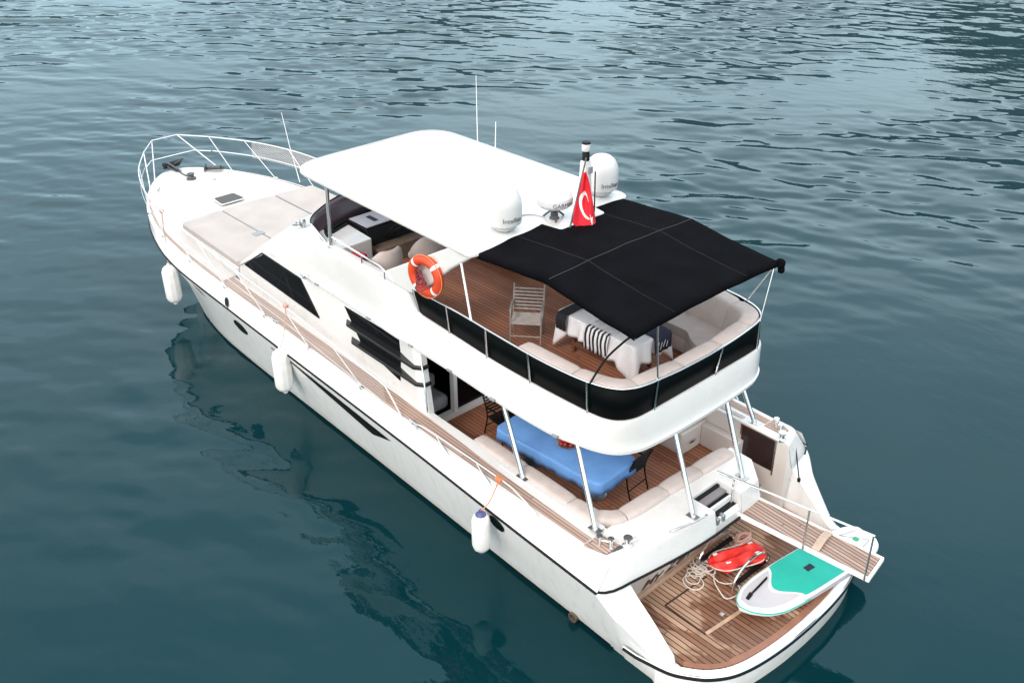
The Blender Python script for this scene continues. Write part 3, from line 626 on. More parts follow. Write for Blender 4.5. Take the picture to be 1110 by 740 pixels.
# aft bulkhead of the saloon with sliding doors; the port leaf stands open
BH = part(M().box(5.86, 5.95, -1.95, -1.55, 1.1, 3.17).box(5.86, 5.95, 1.80, 1.90, 1.1, 3.17).box(5.86, 5.95, -1.6, 1.85, 2.98, 3.17), 'saloon_bulkhead', GEL)
part(M().box(5.90, 5.93, -1.55, .88, 1.2, 2.98), 'glass_door', GLASS, BH)
fr = M().box(5.84, 5.96, .86, .95, 1.1, 2.98).box(5.82, 5.97, -1.55, 1.30, 1.1, 1.22).box(5.845, 5.955, -.40, -.33, 1.22, 2.98); part(fr, 'door_frame', WPAINT, BH, bev=.006)
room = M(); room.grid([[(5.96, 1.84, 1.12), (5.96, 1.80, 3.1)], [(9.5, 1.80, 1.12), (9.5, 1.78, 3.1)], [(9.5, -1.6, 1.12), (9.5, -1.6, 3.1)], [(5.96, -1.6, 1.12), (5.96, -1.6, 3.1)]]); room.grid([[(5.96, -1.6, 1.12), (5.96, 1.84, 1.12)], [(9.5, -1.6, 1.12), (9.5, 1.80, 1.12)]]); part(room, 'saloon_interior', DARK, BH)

# deckhouse sides with windows, fins
def hy(z): return 2.015-.15*(z-1.9)/1.3
def side(pts, off, th, name, material, par, **k):
    q = M().slab([(x, hy(z)+off, z) for x, z in pts], (0, th, 0)); return part(q, name, material, par, mirror=True, **k)
HOUSE = side([(5.50, 1.85), (12.05, 1.95), (12.02, 2.55), (10.9, 3.22), (5.62, 3.22)], -.06, .06, 'deckhouse', GEL, None)
W1 = [(11.75, 2.66), (8.86, 2.50), (9.55, 3.06), (11.0, 3.12)]
def grow(p, d):
    c = (sum(a for a, _ in p)/len(p), sum(b_ for _, b_ in p)/len(p)); return [(a+d*(1 if a > c[0] else -1)*1.6, b_+d*(1 if b_ > c[1] else -1)) for a, b_ in p]
side(W1, .0, .008, 'window', GLASS, HOUSE); wf = M()
for a, c in zip(grow(W1, .02), grow(W1, .02)[1:]+grow(W1, .02)[:1]): wf.beam((a[0], hy(a[1])+.006, a[1]), (c[0], hy(c[1])+.006, c[1]), .03, .02, (0, 1, 0))
wf.beam((10.4, hy(2.6)+.01, 2.6), (10.15, hy(3.08)+.01, 3.08), .02, .006, (0, 1, 0)); part(wf, 'window_frame', BLACK, HOUSE, mirror=True)
W2 = [(7.95, 3.06), (7.35, 2.48), (6.02, 2.22), (6.2, 3.06)]
side(W2, .0, .008, 'window', GLASS, HOUSE)
for zc in (2.80, 2.50):                          # black fins across the window, wrapped round the aft end of the house side
    dx = (zc-2.8)*.6; da = (zc-2.8)*.3; q = M()
    fin = [(7.90+dx, hy(zc)-.02), (7.72+dx, hy(zc)+.12), (5.58+da, hy(zc)+.16), (5.42+da, hy(zc)+.05), (5.42+da, hy(zc)-.10), (5.52, hy(zc)-.10), (5.54, hy(zc)-.03)]
    part(q.prism(fin, zc-.04, zc+.02), 'louvre_fin', FINM, HOUSE, mirror=True, bev=.008)
q = M().grid([[(6.15, hy(z)+.001, z), (5.60+(z-2.8)*.3, hy(z)+.10, z), (5.465+(z-2.8)*.3, hy(z)+.02, z), (5.465+(z-2.8)*.3, hy(z)-.09, z), (5.88, hy(z)-.09, z)] for z in (1.9, 2.3, 2.7, 3.0, 3.19)]); part(q, 'house_end', GEL, HOUSE, mirror=True)
part(M().tube([(5.42, 1.99, 2.98), (5.30, 2.05, 2.75), (5.18, 2.09, 2.05)], .017, 8), 'grab_pole', CHROME, HOUSE)

# front of the deckhouse rising from the sun pad to the flybridge
bot = cr([(8.6, 1.90, 3.2), (9.4, 1.885, 3.2), (10.3, 1.86, 3.215), (10.9, 1.86, 3.2), (11.5, 1.91, 2.86), (12.05, 1.96, 2.54), (12.3, 1.5, 2.55), (12.6, .8, 2.58), (12.8, 0, 2.6)], 6)
topc = cr([(8.0, 1.86, 4.2), (8.5, 1.85, 4.19), (9.0, 1.72, 4.17), (9.35, 1.52, 4.15), (9.6, 1.3, 4.12), (9.85, 1.0, 4.08), (10.0, .75, 4.06), (10.12, .4, 4.05), (10.18, 0, 4.05)], 6)
rows = []
for a, c in zip(bot, topc):
    r = []
    for j in range(11):
        t = j/10; p = a.lerp(c, t); r.append((p.x, p.y, p.z+.16*math.sin(math.pi*t)*(1 if a.x > 10 else .35)))
    r += [(c.x-.08, c.y*.97, c.z+.015), (c.x-.16, c.y*.93, c.z-.01), (c.x-.20, c.y*.91, 3.3)]
    rows.append(r)
q = M().grid(rows); q.merge(q.mir()); FRONT = part(q, 'windscreen_fairing', GEL, HOUSE, ang=50)

# flybridge shell
FBL = [(9.3, 1.90), (8, 1.92), (7, 1.97), (6.3, 2.01), (6.0, 2.02), (5.84, 2.02), (5.68, 2.02), (5.3, 2.03), (4.25, 2.06), (3.1, 2.11), (2.1, 2.10), (1.6, 2.0), (1.3, 1.92), (1.1, 1.82), (.96, 1.69), (.86, 1.5), (.80, 1.27), (.76, .7), (.75, 0)]
FBT = [(8.5, 1.85, 4.21), (8, 1.88, 4.23), (7, 1.89, 4.24), (6.3, 1.88, 4.24), (6.02, 1.87, 4.23), (5.84, 1.86, 4.1), (5.66, 1.84, 3.83), (5.3, 1.84, 3.77), (4.25, 1.89, 3.77), (3.1, 1.95, 3.77), (2.1, 1.93, 3.77), (1.65, 1.91, 3.77), (1.36, 1.89, 3.77), (1.14, 1.83, 3.77), (.98, 1.71, 3.77), (.89, 1.52, 3.77), (.865, 1.27, 3.77), (.86, .7, 3.77), (.86, 0, 3.77)]
FB = list(zip(FBL, FBT))
def fbrow(l, t):
    lx, ly = l; tx_, ty, tz = t; c = Vector((min(max(lx, 1.9), 8), 0 if lx > 1.9 else max(-.9, min(.9, ly)) if False else ly*.45)); d = Vector((lx, ly))-c; d.normalize()
    dx, dy = d.x, d.y
    P = lambda s, z, o=0: (lx+(tx_-lx)*s+dx*o, ly+(ty-ly)*s+dy*o if ly > 0 else 0, z)
    return [P(0, 3.17, -.12), P(0, 3.17, -.02), P(0, 3.185, .012), P(0, 3.24, .02), P(0.02, 3.27, .005), P(.3, 3.27+(tz-3.27)*.35, .015), P(.66, 3.27+(tz-3.27)*.7, .012), P(.96, tz-.03, .012), P(1, tz-.006, .005), P(1, tz, -.03), P(1, tz-.005, -.10), P(1, tz-.04, -.115), P(1, 3.38, -.13)]
fl = [fbrow(*k) for k in FB]
dense = []
cols = list(zip(*fl)); cols = [cr(c, 4) for c in cols]; rows = list(zip(*cols)); rows = [[tuple(p) for p in r] for r in rows]
for r in rows[-1:]:
    for k_, p in enumerate(r): r[k_] = (p[0], 0, p[2])
q = M().grid(rows); q.merge(q.mir()); FLY = part(q, 'flybridge', GEL, ang=48)
plan = [(r[-1][0], r[-1][1]) for r in rows]; plan_l = [(r[1][0], r[1][1]) for r in rows]
fpoly = [(10.0, .7), (9.7, 1.1), (9.2, 1.5)]+[p for p in plan if p[0] < 8.6]; fpoly = fpoly+[(x, -y) for x, y in reversed(fpoly[:-1])]
part(M().prism(fpoly, 3.36, 3.40), 'flybridge_floor', TEAK_D, FLY, smooth=False)
cpoly = [(10.0, 1.75)]+plan_l; cpoly = cpoly+[(x, -y) for x, y in reversed(cpoly[:-1])]
part(M().prism(cpoly, 3.165, 3.20), 'flybridge_underside', GEL, FLY, smooth=False)
lip = [(r[3][0], r[3][1], 3.262) for r in rows]; lip = lip+[(x, -y, z) for x, y, z in reversed(lip[:-1])]
part(M().tube(lip, .016, 6), 'gutter_strip', WPAINT, FLY)
for x, y in ((8.81, 1.93), (6.96, 2.0), (5.62, 2.045), (4.5, 2.08), (3.34, 2.145), (1.93, 2.12)):
    for sg in (1, -1):
        q = M().box(-.05, .05, -.018, .03, -.018, .018).xf(Matrix.Translation((x, sg*y, 3.235))); part(q, 'courtesy_light', GREY, FLY)
hn = M().lathe([(.055, 0), (.05, .06), (.02, .14), (.02, .2)], 12, (9.05, 2.02, 3.33), Matrix.Rotation(R(90), 4, 'Y')); part(hn, 'horn', CHROME, FLY)
sl = M().lathe([(.04, 0), (.03, .08), (.06, .1), (.07, .18), (.05, .24)], 12, (9.75, 1.55, 3.98)); sl.tube([(9.75, 1.55, 4.1), (9.9, 1.60, 4.08)], .03, 10); sl.tube([(9.9, 1.60, 4.08), (9.98, 1.63, 4.07)], .045, 10); part(sl, 'searchlight', STEEL, FLY)

# canvas screen, rail and stanchions round the flybridge aft deck
def halfpath(pts, n=160):
    P = [(p.x, p.y) for p in cr([(*p, 0) for p in pts], 10)]; P += [(x, -y) for x, y in reversed(P[:-1])]
    d = [0]
    for a, c in zip(P, P[1:]): d.append(d[-1]+math.dist(a, c))
    return P, d
full, dist_ = halfpath([(5.62, 1.92), (4.5, 1.91), (3.5, 1.95), (2.5, 1.98), (1.8, 1.945), (1.42, 1.88), (1.17, 1.785), (1.0, 1.64), (.90, 1.43), (.85, 1.15), (.80, .6), (.78, 0)])
low, dlow = halfpath([(5.62, 1.80), (4.5, 1.865), (3.5, 1.925), (2.5, 1.925), (1.8, 1.90), (1.38, 1.87), (1.15, 1.81), (1.0, 1.69), (.91, 1.5), (.885, 1.25), (.88, .6), (.88, 0)])
def along(path, dd, d):
    for i in range(len(dd)-1):
        if dd[i] <= d <= dd[i+1]+1e-9:
            t = (d-dd[i])/(dd[i+1]-dd[i]); return Vector((path[i][0]+(path[i+1][0]-path[i][0])*t, path[i][1]+(path[i+1][1]-path[i][1])*t))
    return Vector(path[-1])
RAIL = part(M().tube([(x, y, 4.30) for x, y in full], .016, 10), 'flybridge_rail', CHROME, FLY)
stx = [5.60, 4.72, 3.70, 2.72, 1.52]             # port stanchions by x, then the stern ones
posd = [min(range(len(full)//2), key=lambda i: abs(full[i][0]-x)) for x in stx]
ds = [dist_[i] for i in posd]; tot = dist_[-1]
def d_at(y): return dist_[min(range(len(full)), key=lambda i: abs(full[i][1]-y)+(9 if full[i][0] > 1.6 else 0))]
ds += [d_at(1.10), d_at(-.35), d_at(-1.45)]; ds += [tot-d for d in reversed(ds[:5])]
for d in ds:
    p = along(full, dist_, d); p0 = along(low, dlow, d/tot*dlow[-1]); n_ = Vector((p.x-2.4, p.y, 0)).normalized()*.016; part(M().tube([(p0.x+n_.x, p0.y+n_.y, 3.76), (p.x+n_.x, p.y+n_.y, 4.30)], .015, 8), 'stanchion', CHROME, RAIL)
for a, c in zip(ds, ds[1:]):
    n = max(4, int((c-a)/.08)); P = [along(full, dist_, a+.012+(c-a-.024)*i/n) for i in range(n+1)]; P0 = [along(low, dlow, (a+.012+(c-a-.024)*i/n)/tot*dlow[-1]) for i in range(n+1)]
    part(M().grid([[(p0.x+(p.x-p0.x)*t, p0.y+(p.y-p0.y)*t, 3.785+.50*t) for p, p0 in zip(P, P0)] for t in (0, .5, 1)]), 'screen_panel', SCREEN, RAIL, solid=.008)
part(M().tube([(4.48, 1.80, 5.32), (4.08, 1.93, 4.30)], .02, 8), 'awning_strut', WPAINT, FLY)
part(M().tube([(4.48, -1.80, 5.32), (4.08, -1.93, 4.30)], .02, 8), 'awning_strut', WPAINT, FLY)

# hardtop and arch legs
def ht(d, z):
    p = rpoly([(9.66-d, 1.80-d), (9.66-d, -1.80+d), (4.12+d, -1.88+d), (4.12+d, 1.88-d)], [max(.75-d*.6, .1), max(.75-d*.6, .1), max(.2-d*.5, .05), max(.2-d*.5, .05)], 9)
    return [(x, y, z+.05*math.sin(math.pi*(x-4.1)/5.6)) for x, y in p]
q = M(); rings = [ht(.10, 5.33), ht(.02, 5.335), ht(0, 5.36), ht(.0, 5.40), ht(.02, 5.425), ht(.07, 5.445), ht(.3, 5.475), ht(.7, 5.50), ht(1.2, 5.515)]
q.grid(rings, cv=True); q.add(rings[0], [tuple(range(len(rings[0])))]); q.add(rings[-1], [tuple(range(len(rings[-1])))])
HT = part(q, 'hardtop', GEL, ang=40)
for sg in (1, -1):
    leg = M().slab([(6.72, sg*1.93, 4.20), (4.68, sg*1.86, 5.37), (4.14, sg*1.84, 5.37), (4.67, sg*1.86, 4.98), (5.50, sg*1.90, 4.22), (5.80, sg*1.91, 4.16)], (0, -sg*.10, -.02)); part(leg, 'arch_leg', GEL, HT, bev=.035, seg=3)
    part(M().tube([(8.32, sg*1.78, 5.36), (8.28, sg*1.84, 4.17)], .036, 10), 'hardtop_post', CHROME, HT)
    part(M().lathe([(.07, 0), (.07, .012)], 12, (8.28, sg*1.84, 4.195)), 'post_foot', STEEL, HT)
    rl = M().tube(cr([(8.2, sg*1.84, 4.40), (7.2, sg*1.89, 4.40), (6.55, sg*1.93, 4.40), (6.2, sg*1.91, 4.22)], 5), .016, 8); rl.tube([(7.2, sg*1.885, 4.19), (7.2, sg*1.885, 4.40)], .016, 8); rl.tube([(6.45, sg*1.92, 4.19), (6.45, sg*1.92, 4.38)], .014, 8); part(rl, 'coaming_rail', CHROME, FLY)
# masts, domes, aerials on the hardtop
part(M().prism(rpoly([(4.3, -.95), (4.3, .25), (3.78, .2), (3.78, -.85)], .06), 5.43, 5.47), 'equipment_shelf', GEL, HT)
def text_wrap(txt, size, r, zc, phi):
    tm = text_m(txt, size, 0, .002); q = M()
    q.add([((r+.004+v[2])*math.cos(phi+v[0]/r), (r+.004+v[2])*math.sin(phi+v[0]/r), zc+v[1]) for v in tm.v], tm.f); return q
def dome(x, y, phi):
    pr = [(.16, 0), (.2, .03), (.24, .09), (.29, .12), (.295, .16), (.30, .2), (.30, .42), (.285, .52), (.24, .615), (.16, .685), (.08, .712), (.001, .72)]
    o = part(M().lathe(pr, 40, (x, y, 5.5)), 'satellite_dome', WPLA, ang=30)
    tq_ = text_wrap('Intellian', .115, .30, .20, phi).xf(Matrix.Translation((x, y, 5.5))); part(tq_, 'lettering', INK, o, smooth=False)
    part(M().lathe([(.10, -.06), (.15, 0)], 20, (x, y, 5.5)), 'mount', GREY, o); return o
dome(4.42, .89, R(168)); dome(4.40, -1.40, R(168))
rd = part(M().lathe([(.1, 0), (.26, .03), (.31, .08), (.315, .13), (.30, .20), (.25, .25), (.1, .27), (.001, .272)], 40, (4.2, -.05, 5.68)), 'radar_dome', WPLA, ang=30)
part(text_wrap('GARMIN', .10, .312, .09, R(165)).xf(Matrix.Translation((4.2, -.05, 5.68))), 'lettering', INK, rd, smooth=False)
br = M().lathe([(.09, 0), (.07, .02), (.06, .2)], 12, (4.2, -.05, 5.48))
for k in range(3): br.beam((4.2, -.05, 5.66), (4.2+.2*math.cos(k*2.1+.4), -.05+.2*math.sin(k*2.1+.4), 5.48), .03, .03)
part(br, 'bracket', CHART, rd)
ms = M(); a0 = [(-.07, -.09), (.07, -.09), (.07, .09), (-.07, .09)]; ms.grid([[(3.96+x*s, -.52+y*s, z) for x, y in a0] for s, z in ((1.3, 5.46), (1.0, 6.0), (.85, 6.42), (.7, 6.44))], cv=True); ms.add([(3.96+x*.7, -.52+y*.7, 6.44) for x, y in a0], [(0, 1, 2, 3)])
MAST = part(ms, 'mast', GEL, bev=.015)
part(M().lathe([(.065, 0), (.06, .12), (.045, .16)], 14, (3.96, -.52, 6.44)), 'light_base', BLACK, MAST); part(M().lathe([(.07, 0), (.075, .02), (.075, .10), (.07, .12)], 14, (3.96, -.52, 6.60)), 'lens', WPLA, MAST); part(M().lathe([(.075, 0), (.075, .025), (.03, .035)], 14, (3.96, -.52, 6.72)), 'light_cap', BLACK, MAST)
part(M().box(3.865, 3.89, -.60, -.52, 6.22, 6.33), 'instrument_box', GREY, MAST); part(M().tube([(3.83, -.62, 6.25), (3.80, -.60, 5.55)], .012, 6), 'signal_halyard', BLACK, MAST); part(M().box(3.86, 3.885, -.50, -.43, 6.02, 6.12), 'label_plate', LGREY, MAST)
part(M().tube([(7.98, -1.61, 5.48), (7.98, -1.61, 6.86)], [.010, .006], 6), 'whip_aerial', WPAINT, HT); part(M().tube([(7.5, -1.66, 5.48), (7.52, -1.70, 6.02)], [.011, .008], 6), 'whip_aerial', WPAINT, HT)
part(M().tube([(16.1, -2.12, 2.3), (16.5, -2.16, 3.25), (16.78, -2.2, 4.06)], [.013, .010, .007], 6), 'whip_aerial', WPAINT)
part(M().tube(cr([(4.75, .75, 5.505), (4.62, .45, 5.515), (4.55, .2, 5.505), (4.35, .05, 5.48)], 4), .012, 6), 'cable', LGREY, HT)
part(M().tube(cr([(5.5, 1.35, 5.51), (5.2, 1.2, 5.51), (4.75, 1.02, 5.50)], 4), .010, 6), 'cable', LGREY, HT)

# black awning
AW = M(); rows_t = []; NU, NV = 30, 26
def aw(u, v):                                    # u aft 0..1, v across -1..1
    x = 4.30-3.46*u; z = 5.42+.10*math.sin(math.pi*min(u*2, 1)*.5)*(u < .5)+(.10 if u >= .5 else 0)-.20*max(0, u-.5)*2
    z -= .022*math.sin(math.pi*((u*2) % 1))+.035*v*v-.03*(1-abs(v))*.5
    z += .003*math.sin(9*u*3+2*v)+.005*math.sin(13*v+4*u)
    y = v*(1.70-.03*math.sin(math.pi*u))
    return (x+.05*math.sin(math.pi*abs(v))*(u > .9)*0, y, z)
AWN_T = part(M().grid([[aw(i/NU, -1+2*j/NV) for j in range(NV+1)] for i in range(NU+1)]), 'awning', AWN, solid=.012, ang=60)
val = M()
for v in (-1, 1): val.grid([[aw(i/NU, v) for i in range(NU+1)], [(aw(i/NU, v)[0], aw(i/NU, v)[1]+.01*v, aw(i/NU, v)[2]-.09-.004*math.sin(i*1.3)) for i in range(NU+1)]])
val.grid([[aw(1, -1+2*j/NV) for j in range(NV+1)], [(aw(1, 0)[0]-.01, aw(1, -1+2*j/NV)[1], aw(1, -1+2*j/NV)[2]-.07) for j in range(NV+1)]]); part(val, 'valance', AWN, AWN_T, solid=.008)
sm = M()
for u in (.5,): sm.tube([(lambda p: (p[0], p[1], p[2]+.006))(aw(u, -1+2*j/NV)) for j in range(NV+1)], .007, 5)
for v in (-.5, .5): sm.tube([(lambda p: (p[0], p[1], p[2]+.004))(aw(i/NU, v)) for i in range(NU+1)], .0035, 5)
part(sm, 'seam', SEAM, AWN_T)
fr = M()
for u in (.02, .5, .985): fr.tube([(lambda p: (p[0], p[1], p[2]-.03))(aw(u, -1+2*j/12)) for j in range(13)], .018, 8)
part(fr, 'bow_tube', CHROME, AWN_T)
part(M().tube([(.84, -1.69, aw(1, -1)[2]-.01), (.83, -1.78, aw(1, -1)[2]-.05)], .075, 12).beam((.83, -1.75, aw(1, -1)[2]-.03), (.82, -1.77, aw(1, -1)[2]-.20), .09, .09, (1, 0, 0)), 'roll_end', AWN, AWN_T, bev=.02)
e = aw(.985, 1); e2 = aw(.985, -1)
part(M().tube(cr([(1.46, 1.90, 4.30), (1.30, 1.76, 4.72), (1.02, 1.72, 5.1), (e[0], e[1]-.02, e[2]-.04)], 6), .017, 8), 'awning_pole', BLACK, AWN_T)
part(M().tube([(.85, 1.12, 4.30), (.90, 1.15, 5.20)], .015, 8), 'awning_pole', CHROME, AWN_T)
part(M().tube([(.90, -1.48, 4.30), (e2[0], e2[1]+.02, e2[2]-.04)], .016, 8), 'awning_pole', CHROME, AWN_T); part(M().tube([(1.46, -1.89, 4.30), (e2[0], e2[1], e2[2]-.04)], .014, 8), 'awning_pole', CHROME, AWN_T)

# flybridge settee (U shape) and its long starboard seat
fpath = [p for p in full if p[0] < 3.05]
fpath = [(x, y) for x, y in fpath if not (y < 0 and x > 2.7)]
FS = part(M().sweep([p for p in fpath if p[1] > -1.7], rr(.12, .62, 3.40, 3.68, .02, 2)), 'flybridge_settee_base', LINER)
cushions(fpath, 'back_cushion', [(o+.20*(4.295-z)/.675, z) for o, z in rr(.02, .31, 3.62, 4.295, .06)], (0, .16, .32, .45, .58, .70, .84, 1), FS)
cushions(fpath, 'seat_cushion', rr(.14, .60, 3.68, 3.83, .05), (0, .16, .32, .5, .68, .84, 1), FS)
ch = rpoly([(2.62, -1.72), (2.62, -1.02), (1.98, -1.02), (1.62, -.72), (1.30, -.72), (1.2, -1.55), (1.5, -1.72)], [.05, .12, .1, .25, .1, .2, .2], 6)
CHS = part(M().prism(ch, 3.40, 3.66), 'long_seat_base', LINER); part(M().prism([(x, y) for x, y in ch], 3.665, 3.84), 'seat_cushion', CREAM, CHS, bev=.05, seg=3)

# helm position
def arc(pts, n=7): return cr(pts, n)
wb = arc([(8.45, 1.80, 4.17), (8.9, 1.66, 4.12), (9.15, 1.42, 4.08), (9.45, .75, 4.04), (9.58, 0, 4.04), (9.45, -.75, 4.04), (9.15, -1.42, 4.08), (8.9, -1.66, 4.12), (8.45, -1.80, 4.17)])
wt = arc([(8.95, 1.82, 4.44), (9.10, 1.74, 4.47), (9.32, 1.46, 4.49), (9.66, .78, 4.50), (9.80, 0, 4.50), (9.66, -.78, 4.50), (9.32, -1.46, 4.49), (9.10, -1.74, 4.47), (8.95, -1.82, 4.44)])
WS = part(M().grid([[tuple(a.lerp(c, t)) for t in (0, .33, .66, 1)] for a, c in zip(wb, wt)]), 'flybridge_windscreen', WINDS, FLY, solid=.012, ang=60)
part(M().tube([tuple(p) for p in wb], .028, 6), 'base_seal', BLACK, WS); part(M().tube([tuple(p) for p in wt], .012, 6), 'top_trim', BLACK, WS)
for a, c in ((wb[0], wt[0]), (wb[-1], wt[-1])): part(M().tube([tuple(a), tuple(c)], .02, 6), 'end_frame', CHROME, WS)
dash = M().prism([(9.95, .7), (10.02, 0), (9.95, -.7), (9.6, -1.3), (8.9, -1.55), (8.9, 1.55), (9.6, 1.3)], 3.98, 4.02); part(dash, 'dashboard', BLACK, FLY)
part(M().prism(rpoly([(9.25, .80), (8.35, .86), (8.33, 1.64), (8.95, 1.62)], .04), 3.40, 4.04), 'helm_locker', GEL, FLY, bev=.03)
hc = M().slab([(9.40, .74, 4.08), (8.72, .74, 4.06), (8.62, .74, 3.90), (8.60, .74, 3.72), (9.4, .74, 3.6)], (0, -1.5, 0)); HC = part(hc, 'helm_console', BLACK, FLY, bev=.015)
part(M().box(8.74, 9.38, -.70, .70, 4.078, 4.10).xf(Matrix.Translation((0, 0, 0))), 'console_top', LGREY, HC, bev=.01); part(M().box(8.9, 9.2, .30, .40, 4.10, 4.11), 'switch_panel', BLACK, HC); part(M().box(8.9, 9.2, -.3, .1, 4.10, 4.115), 'chart_screen', GLASS, HC)
whl = M().torus(.19, .014, 24, 8, (8.50, .2, 3.95), Matrix.Rotation(R(60), 4, 'Y'))
for k in range(3): whl.tube([(8.50, .2, 3.95), tuple(Vector((8.50, .2, 3.95))+(Matrix.Rotation(R(60), 4, 'Y') @ Vector((.19*math.cos(k*2.1), .19*math.sin(k*2.1), 0))))], .012, 6)
part(whl, 'steering_wheel', BLACK, HC)
part(M().box(8.3, 8.62, -.76, .74, 3.40, 3.74), 'helm_plinth', mat('weathered brown wood', (.17, .115, .085), .6, var=.2, vscale=7), FLY, bev=.02)
def helm_seat(x, y):
    s = part(M().lathe([(.2, 0), (.2, .02), (.06, .04), (.06, .38)], 16, (x, y, 3.40)), 'helm_seat', CHROME)
    part(M().box(x-.25, x+.27, y-.29, y+.29, 3.76, 3.92), 'seat_cushion', CREAM, s, bev=.06, seg=3)
    rowsb = []; nb = 22
    for i in range(nb+1):                        # wrap-round bucket back
        a = R(75+210*i/nb); e = math.sin(math.pi*i/nb); hh = .16+.36*min(1, e*1.25)**.7
        sec = [(-.055, 0), (-.06, hh*.6), (-.05, hh*.9), (-.015, hh), (.03, hh*.99), (.06, hh*.9), (.07, hh*.55), (.05, 0)]
        rowsb.append([(x+.02+(.27+r)*math.cos(a), y+(.29+r)*math.sin(a), 3.82+z) for r, z in sec])
    q = M().grid(rowsb, cv=True); q.add(rowsb[0], [tuple(range(8))]); q.add(rowsb[-1], [tuple(range(8))]); part(q, 'seat_back', CREAM, s, ang=70)
helm_seat(7.35, 1.28); helm_seat(7.35, .28)
part(M().box(6.2, 8.2, -1.68, -1.05, 3.4, 3.85), 'companion_bench', CREAM, FLY, bev=.05, seg=3)

# posts between the cockpit coaming and the flybridge
for a, c in (((2.75, 2.03, 1.93), (3.32, 1.97, 3.2)), ((1.05, 2.10, 1.93), (1.67, 1.93, 3.2)), ((.25, .72, 1.885), (.86, .60, 3.2)), ((.34, -.67, 1.885), (.88, -.72, 3.2)), ((1.10, -2.06, 1.93), (1.67, -1.93, 3.2)), ((2.75, -2.03, 1.93), (3.32, -1.97, 3.2))):
    p_ = part(M().tube([a, c], .042, 14), 'support_post', CHROME); part(M().box(a[0]-.11, a[0]+.11, a[1]-.06, a[1]+.06, a[2], a[2]+.012), 'post_plate', STEEL, p_)

# foredeck fittings and sun pads
trk = rpoly([(15.45, 1.75), (15.45, -1.75), (12.1, -1.97), (12.1, 1.97)], [.3, .3, .05, .05], 6)
part(M().prism(trk, 2.2, 2.46), 'cabin_trunk', GEL, FORE, bev=.06, seg=3)
for yl0, yl1 in ((.755, 1.95), (-.745, .745), (-1.95, -.755)):
    pad = rpoly([(15.12-.12*(abs(yl1) > 1.5), yl1-.1*(yl1 > 1.5)), (15.12-.12*(abs(yl0) > 1.5), yl0+.1*(yl0 < -1.5)), (12.55-.45*abs(yl0)/1.95+.12*(abs(yl0) < .8), yl0), (12.55-.45*abs(yl1)/1.95+.12*(abs(yl1) < .8), yl1)], [.1, .1, .06, .06])
    part(M().prism(pad, 2.462, 2.60), 'sunpad_cushion', CREAM2, bev=.04, seg=3)
for y in (.75, -.75):
    s_ = M().tube([(15.0, y, 2.604), (12.75, y, 2.604)], .012, 6); part(s_, 'sunpad_strap', GREY, FORE)
    part(M().box(13.05, 13.25, y-.06, y+.20, 2.60, 2.615), 'cushion_buckle', GREY, FORE, bev=.005)
part(M().sweep([(p.x, p.y) for p in cr([(12.02, 1.93, 0), (12.42, .9, 0), (12.58, 0, 0), (12.42, -.9, 0), (12.02, -1.93, 0)], 6)], rr(-.06, .06, 2.46, 2.62, .04)), 'sunpad_roll', CREAM2, FORE)
hx = M().prism(rpoly([(16.42, .30), (16.42, -.30), (15.88, -.34), (15.88, .34)], .08), 2.36, 2.392); HX = part(hx, 'deck_hatch', GEL, FORE, bev=.01); part(M().prism(rpoly([(16.40, .28), (16.40, -.28), (15.90, -.32), (15.90, .32)], .07), 2.393, 2.400), 'pane', HATCHM, HX)
for sg in (1, -1):
    ld_ = M(); ld_.tube([(17.35+.17*math.cos(t*.2618), sg*.68+.10*math.sin(t*.2618), sheer(17.3)+.055) for t in range(24)], .008, 5, closed=True); part(ld_, 'locker_lid', STEEL, FORE)
wd = M().lathe([(.13, 0), (.13, .03), (.09, .05), (.07, .10), (.10, .13), (.10, .16), (.05, .17)], 18, (18.2, 0, sheer(18.2)+.06)); part(wd, 'windlass', CHART, FORE); part(M().lathe([(.16, 0), (.16, .02)], 18, (18.2, 0, sheer(18.2)+.05)), 'windlass_base', CHROME, FORE)
an = M().box(18.9, 19.55, -.09, .09, sheer(19)+.02, sheer(19)+.06); part(an, 'bow_roller', STEEL, FORE, bev=.008)
an = M().beam((18.95, 0, 2.42), (19.62, 0, 2.44), .05, .06)
for sg in (1, -1): an.slab([(19.62, sg*.03, 2.46), (19.25, sg*.30, 2.62), (19.34, sg*.24, 2.44), (19.55, sg*.04, 2.36)], (.02, 0, -.05)); an.slab([(19.30, sg*.08, 2.50), (19.12, sg*.28, 2.66), (19.3, sg*.30, 2.56), (19.45, sg*.1, 2.46)], (.02, 0, -.04))
part(an, 'anchor', CHART, FORE)
ch_ = M().tube(cr([(18.95, 0, 2.41), (18.6, .03, 2.395), (18.3, 0, 2.42)], 5), .022, 6); part(ch_, 'anchor_chain', CHART, FORE)
an2 = M().beam((18.55, -.62, 2.42), (18.25, -1.02, 2.42), .05, .08); an2.beam((18.65, -.68, 2.46), (18.42, -.52, 2.46), .04, .14); an2.beam((18.45, -.7, 2.46), (18.2, -.9, 2.5), .12, .05); part(an2, 'stowed_anchor', CHART, FORE)
dv = M().lathe([(.05, 0), (.05, .03), (.02, .035)], 12, (17.75, -.45, sheer(17.7)+.06)); part(dv, 'filler_cap', STEEL, FORE)

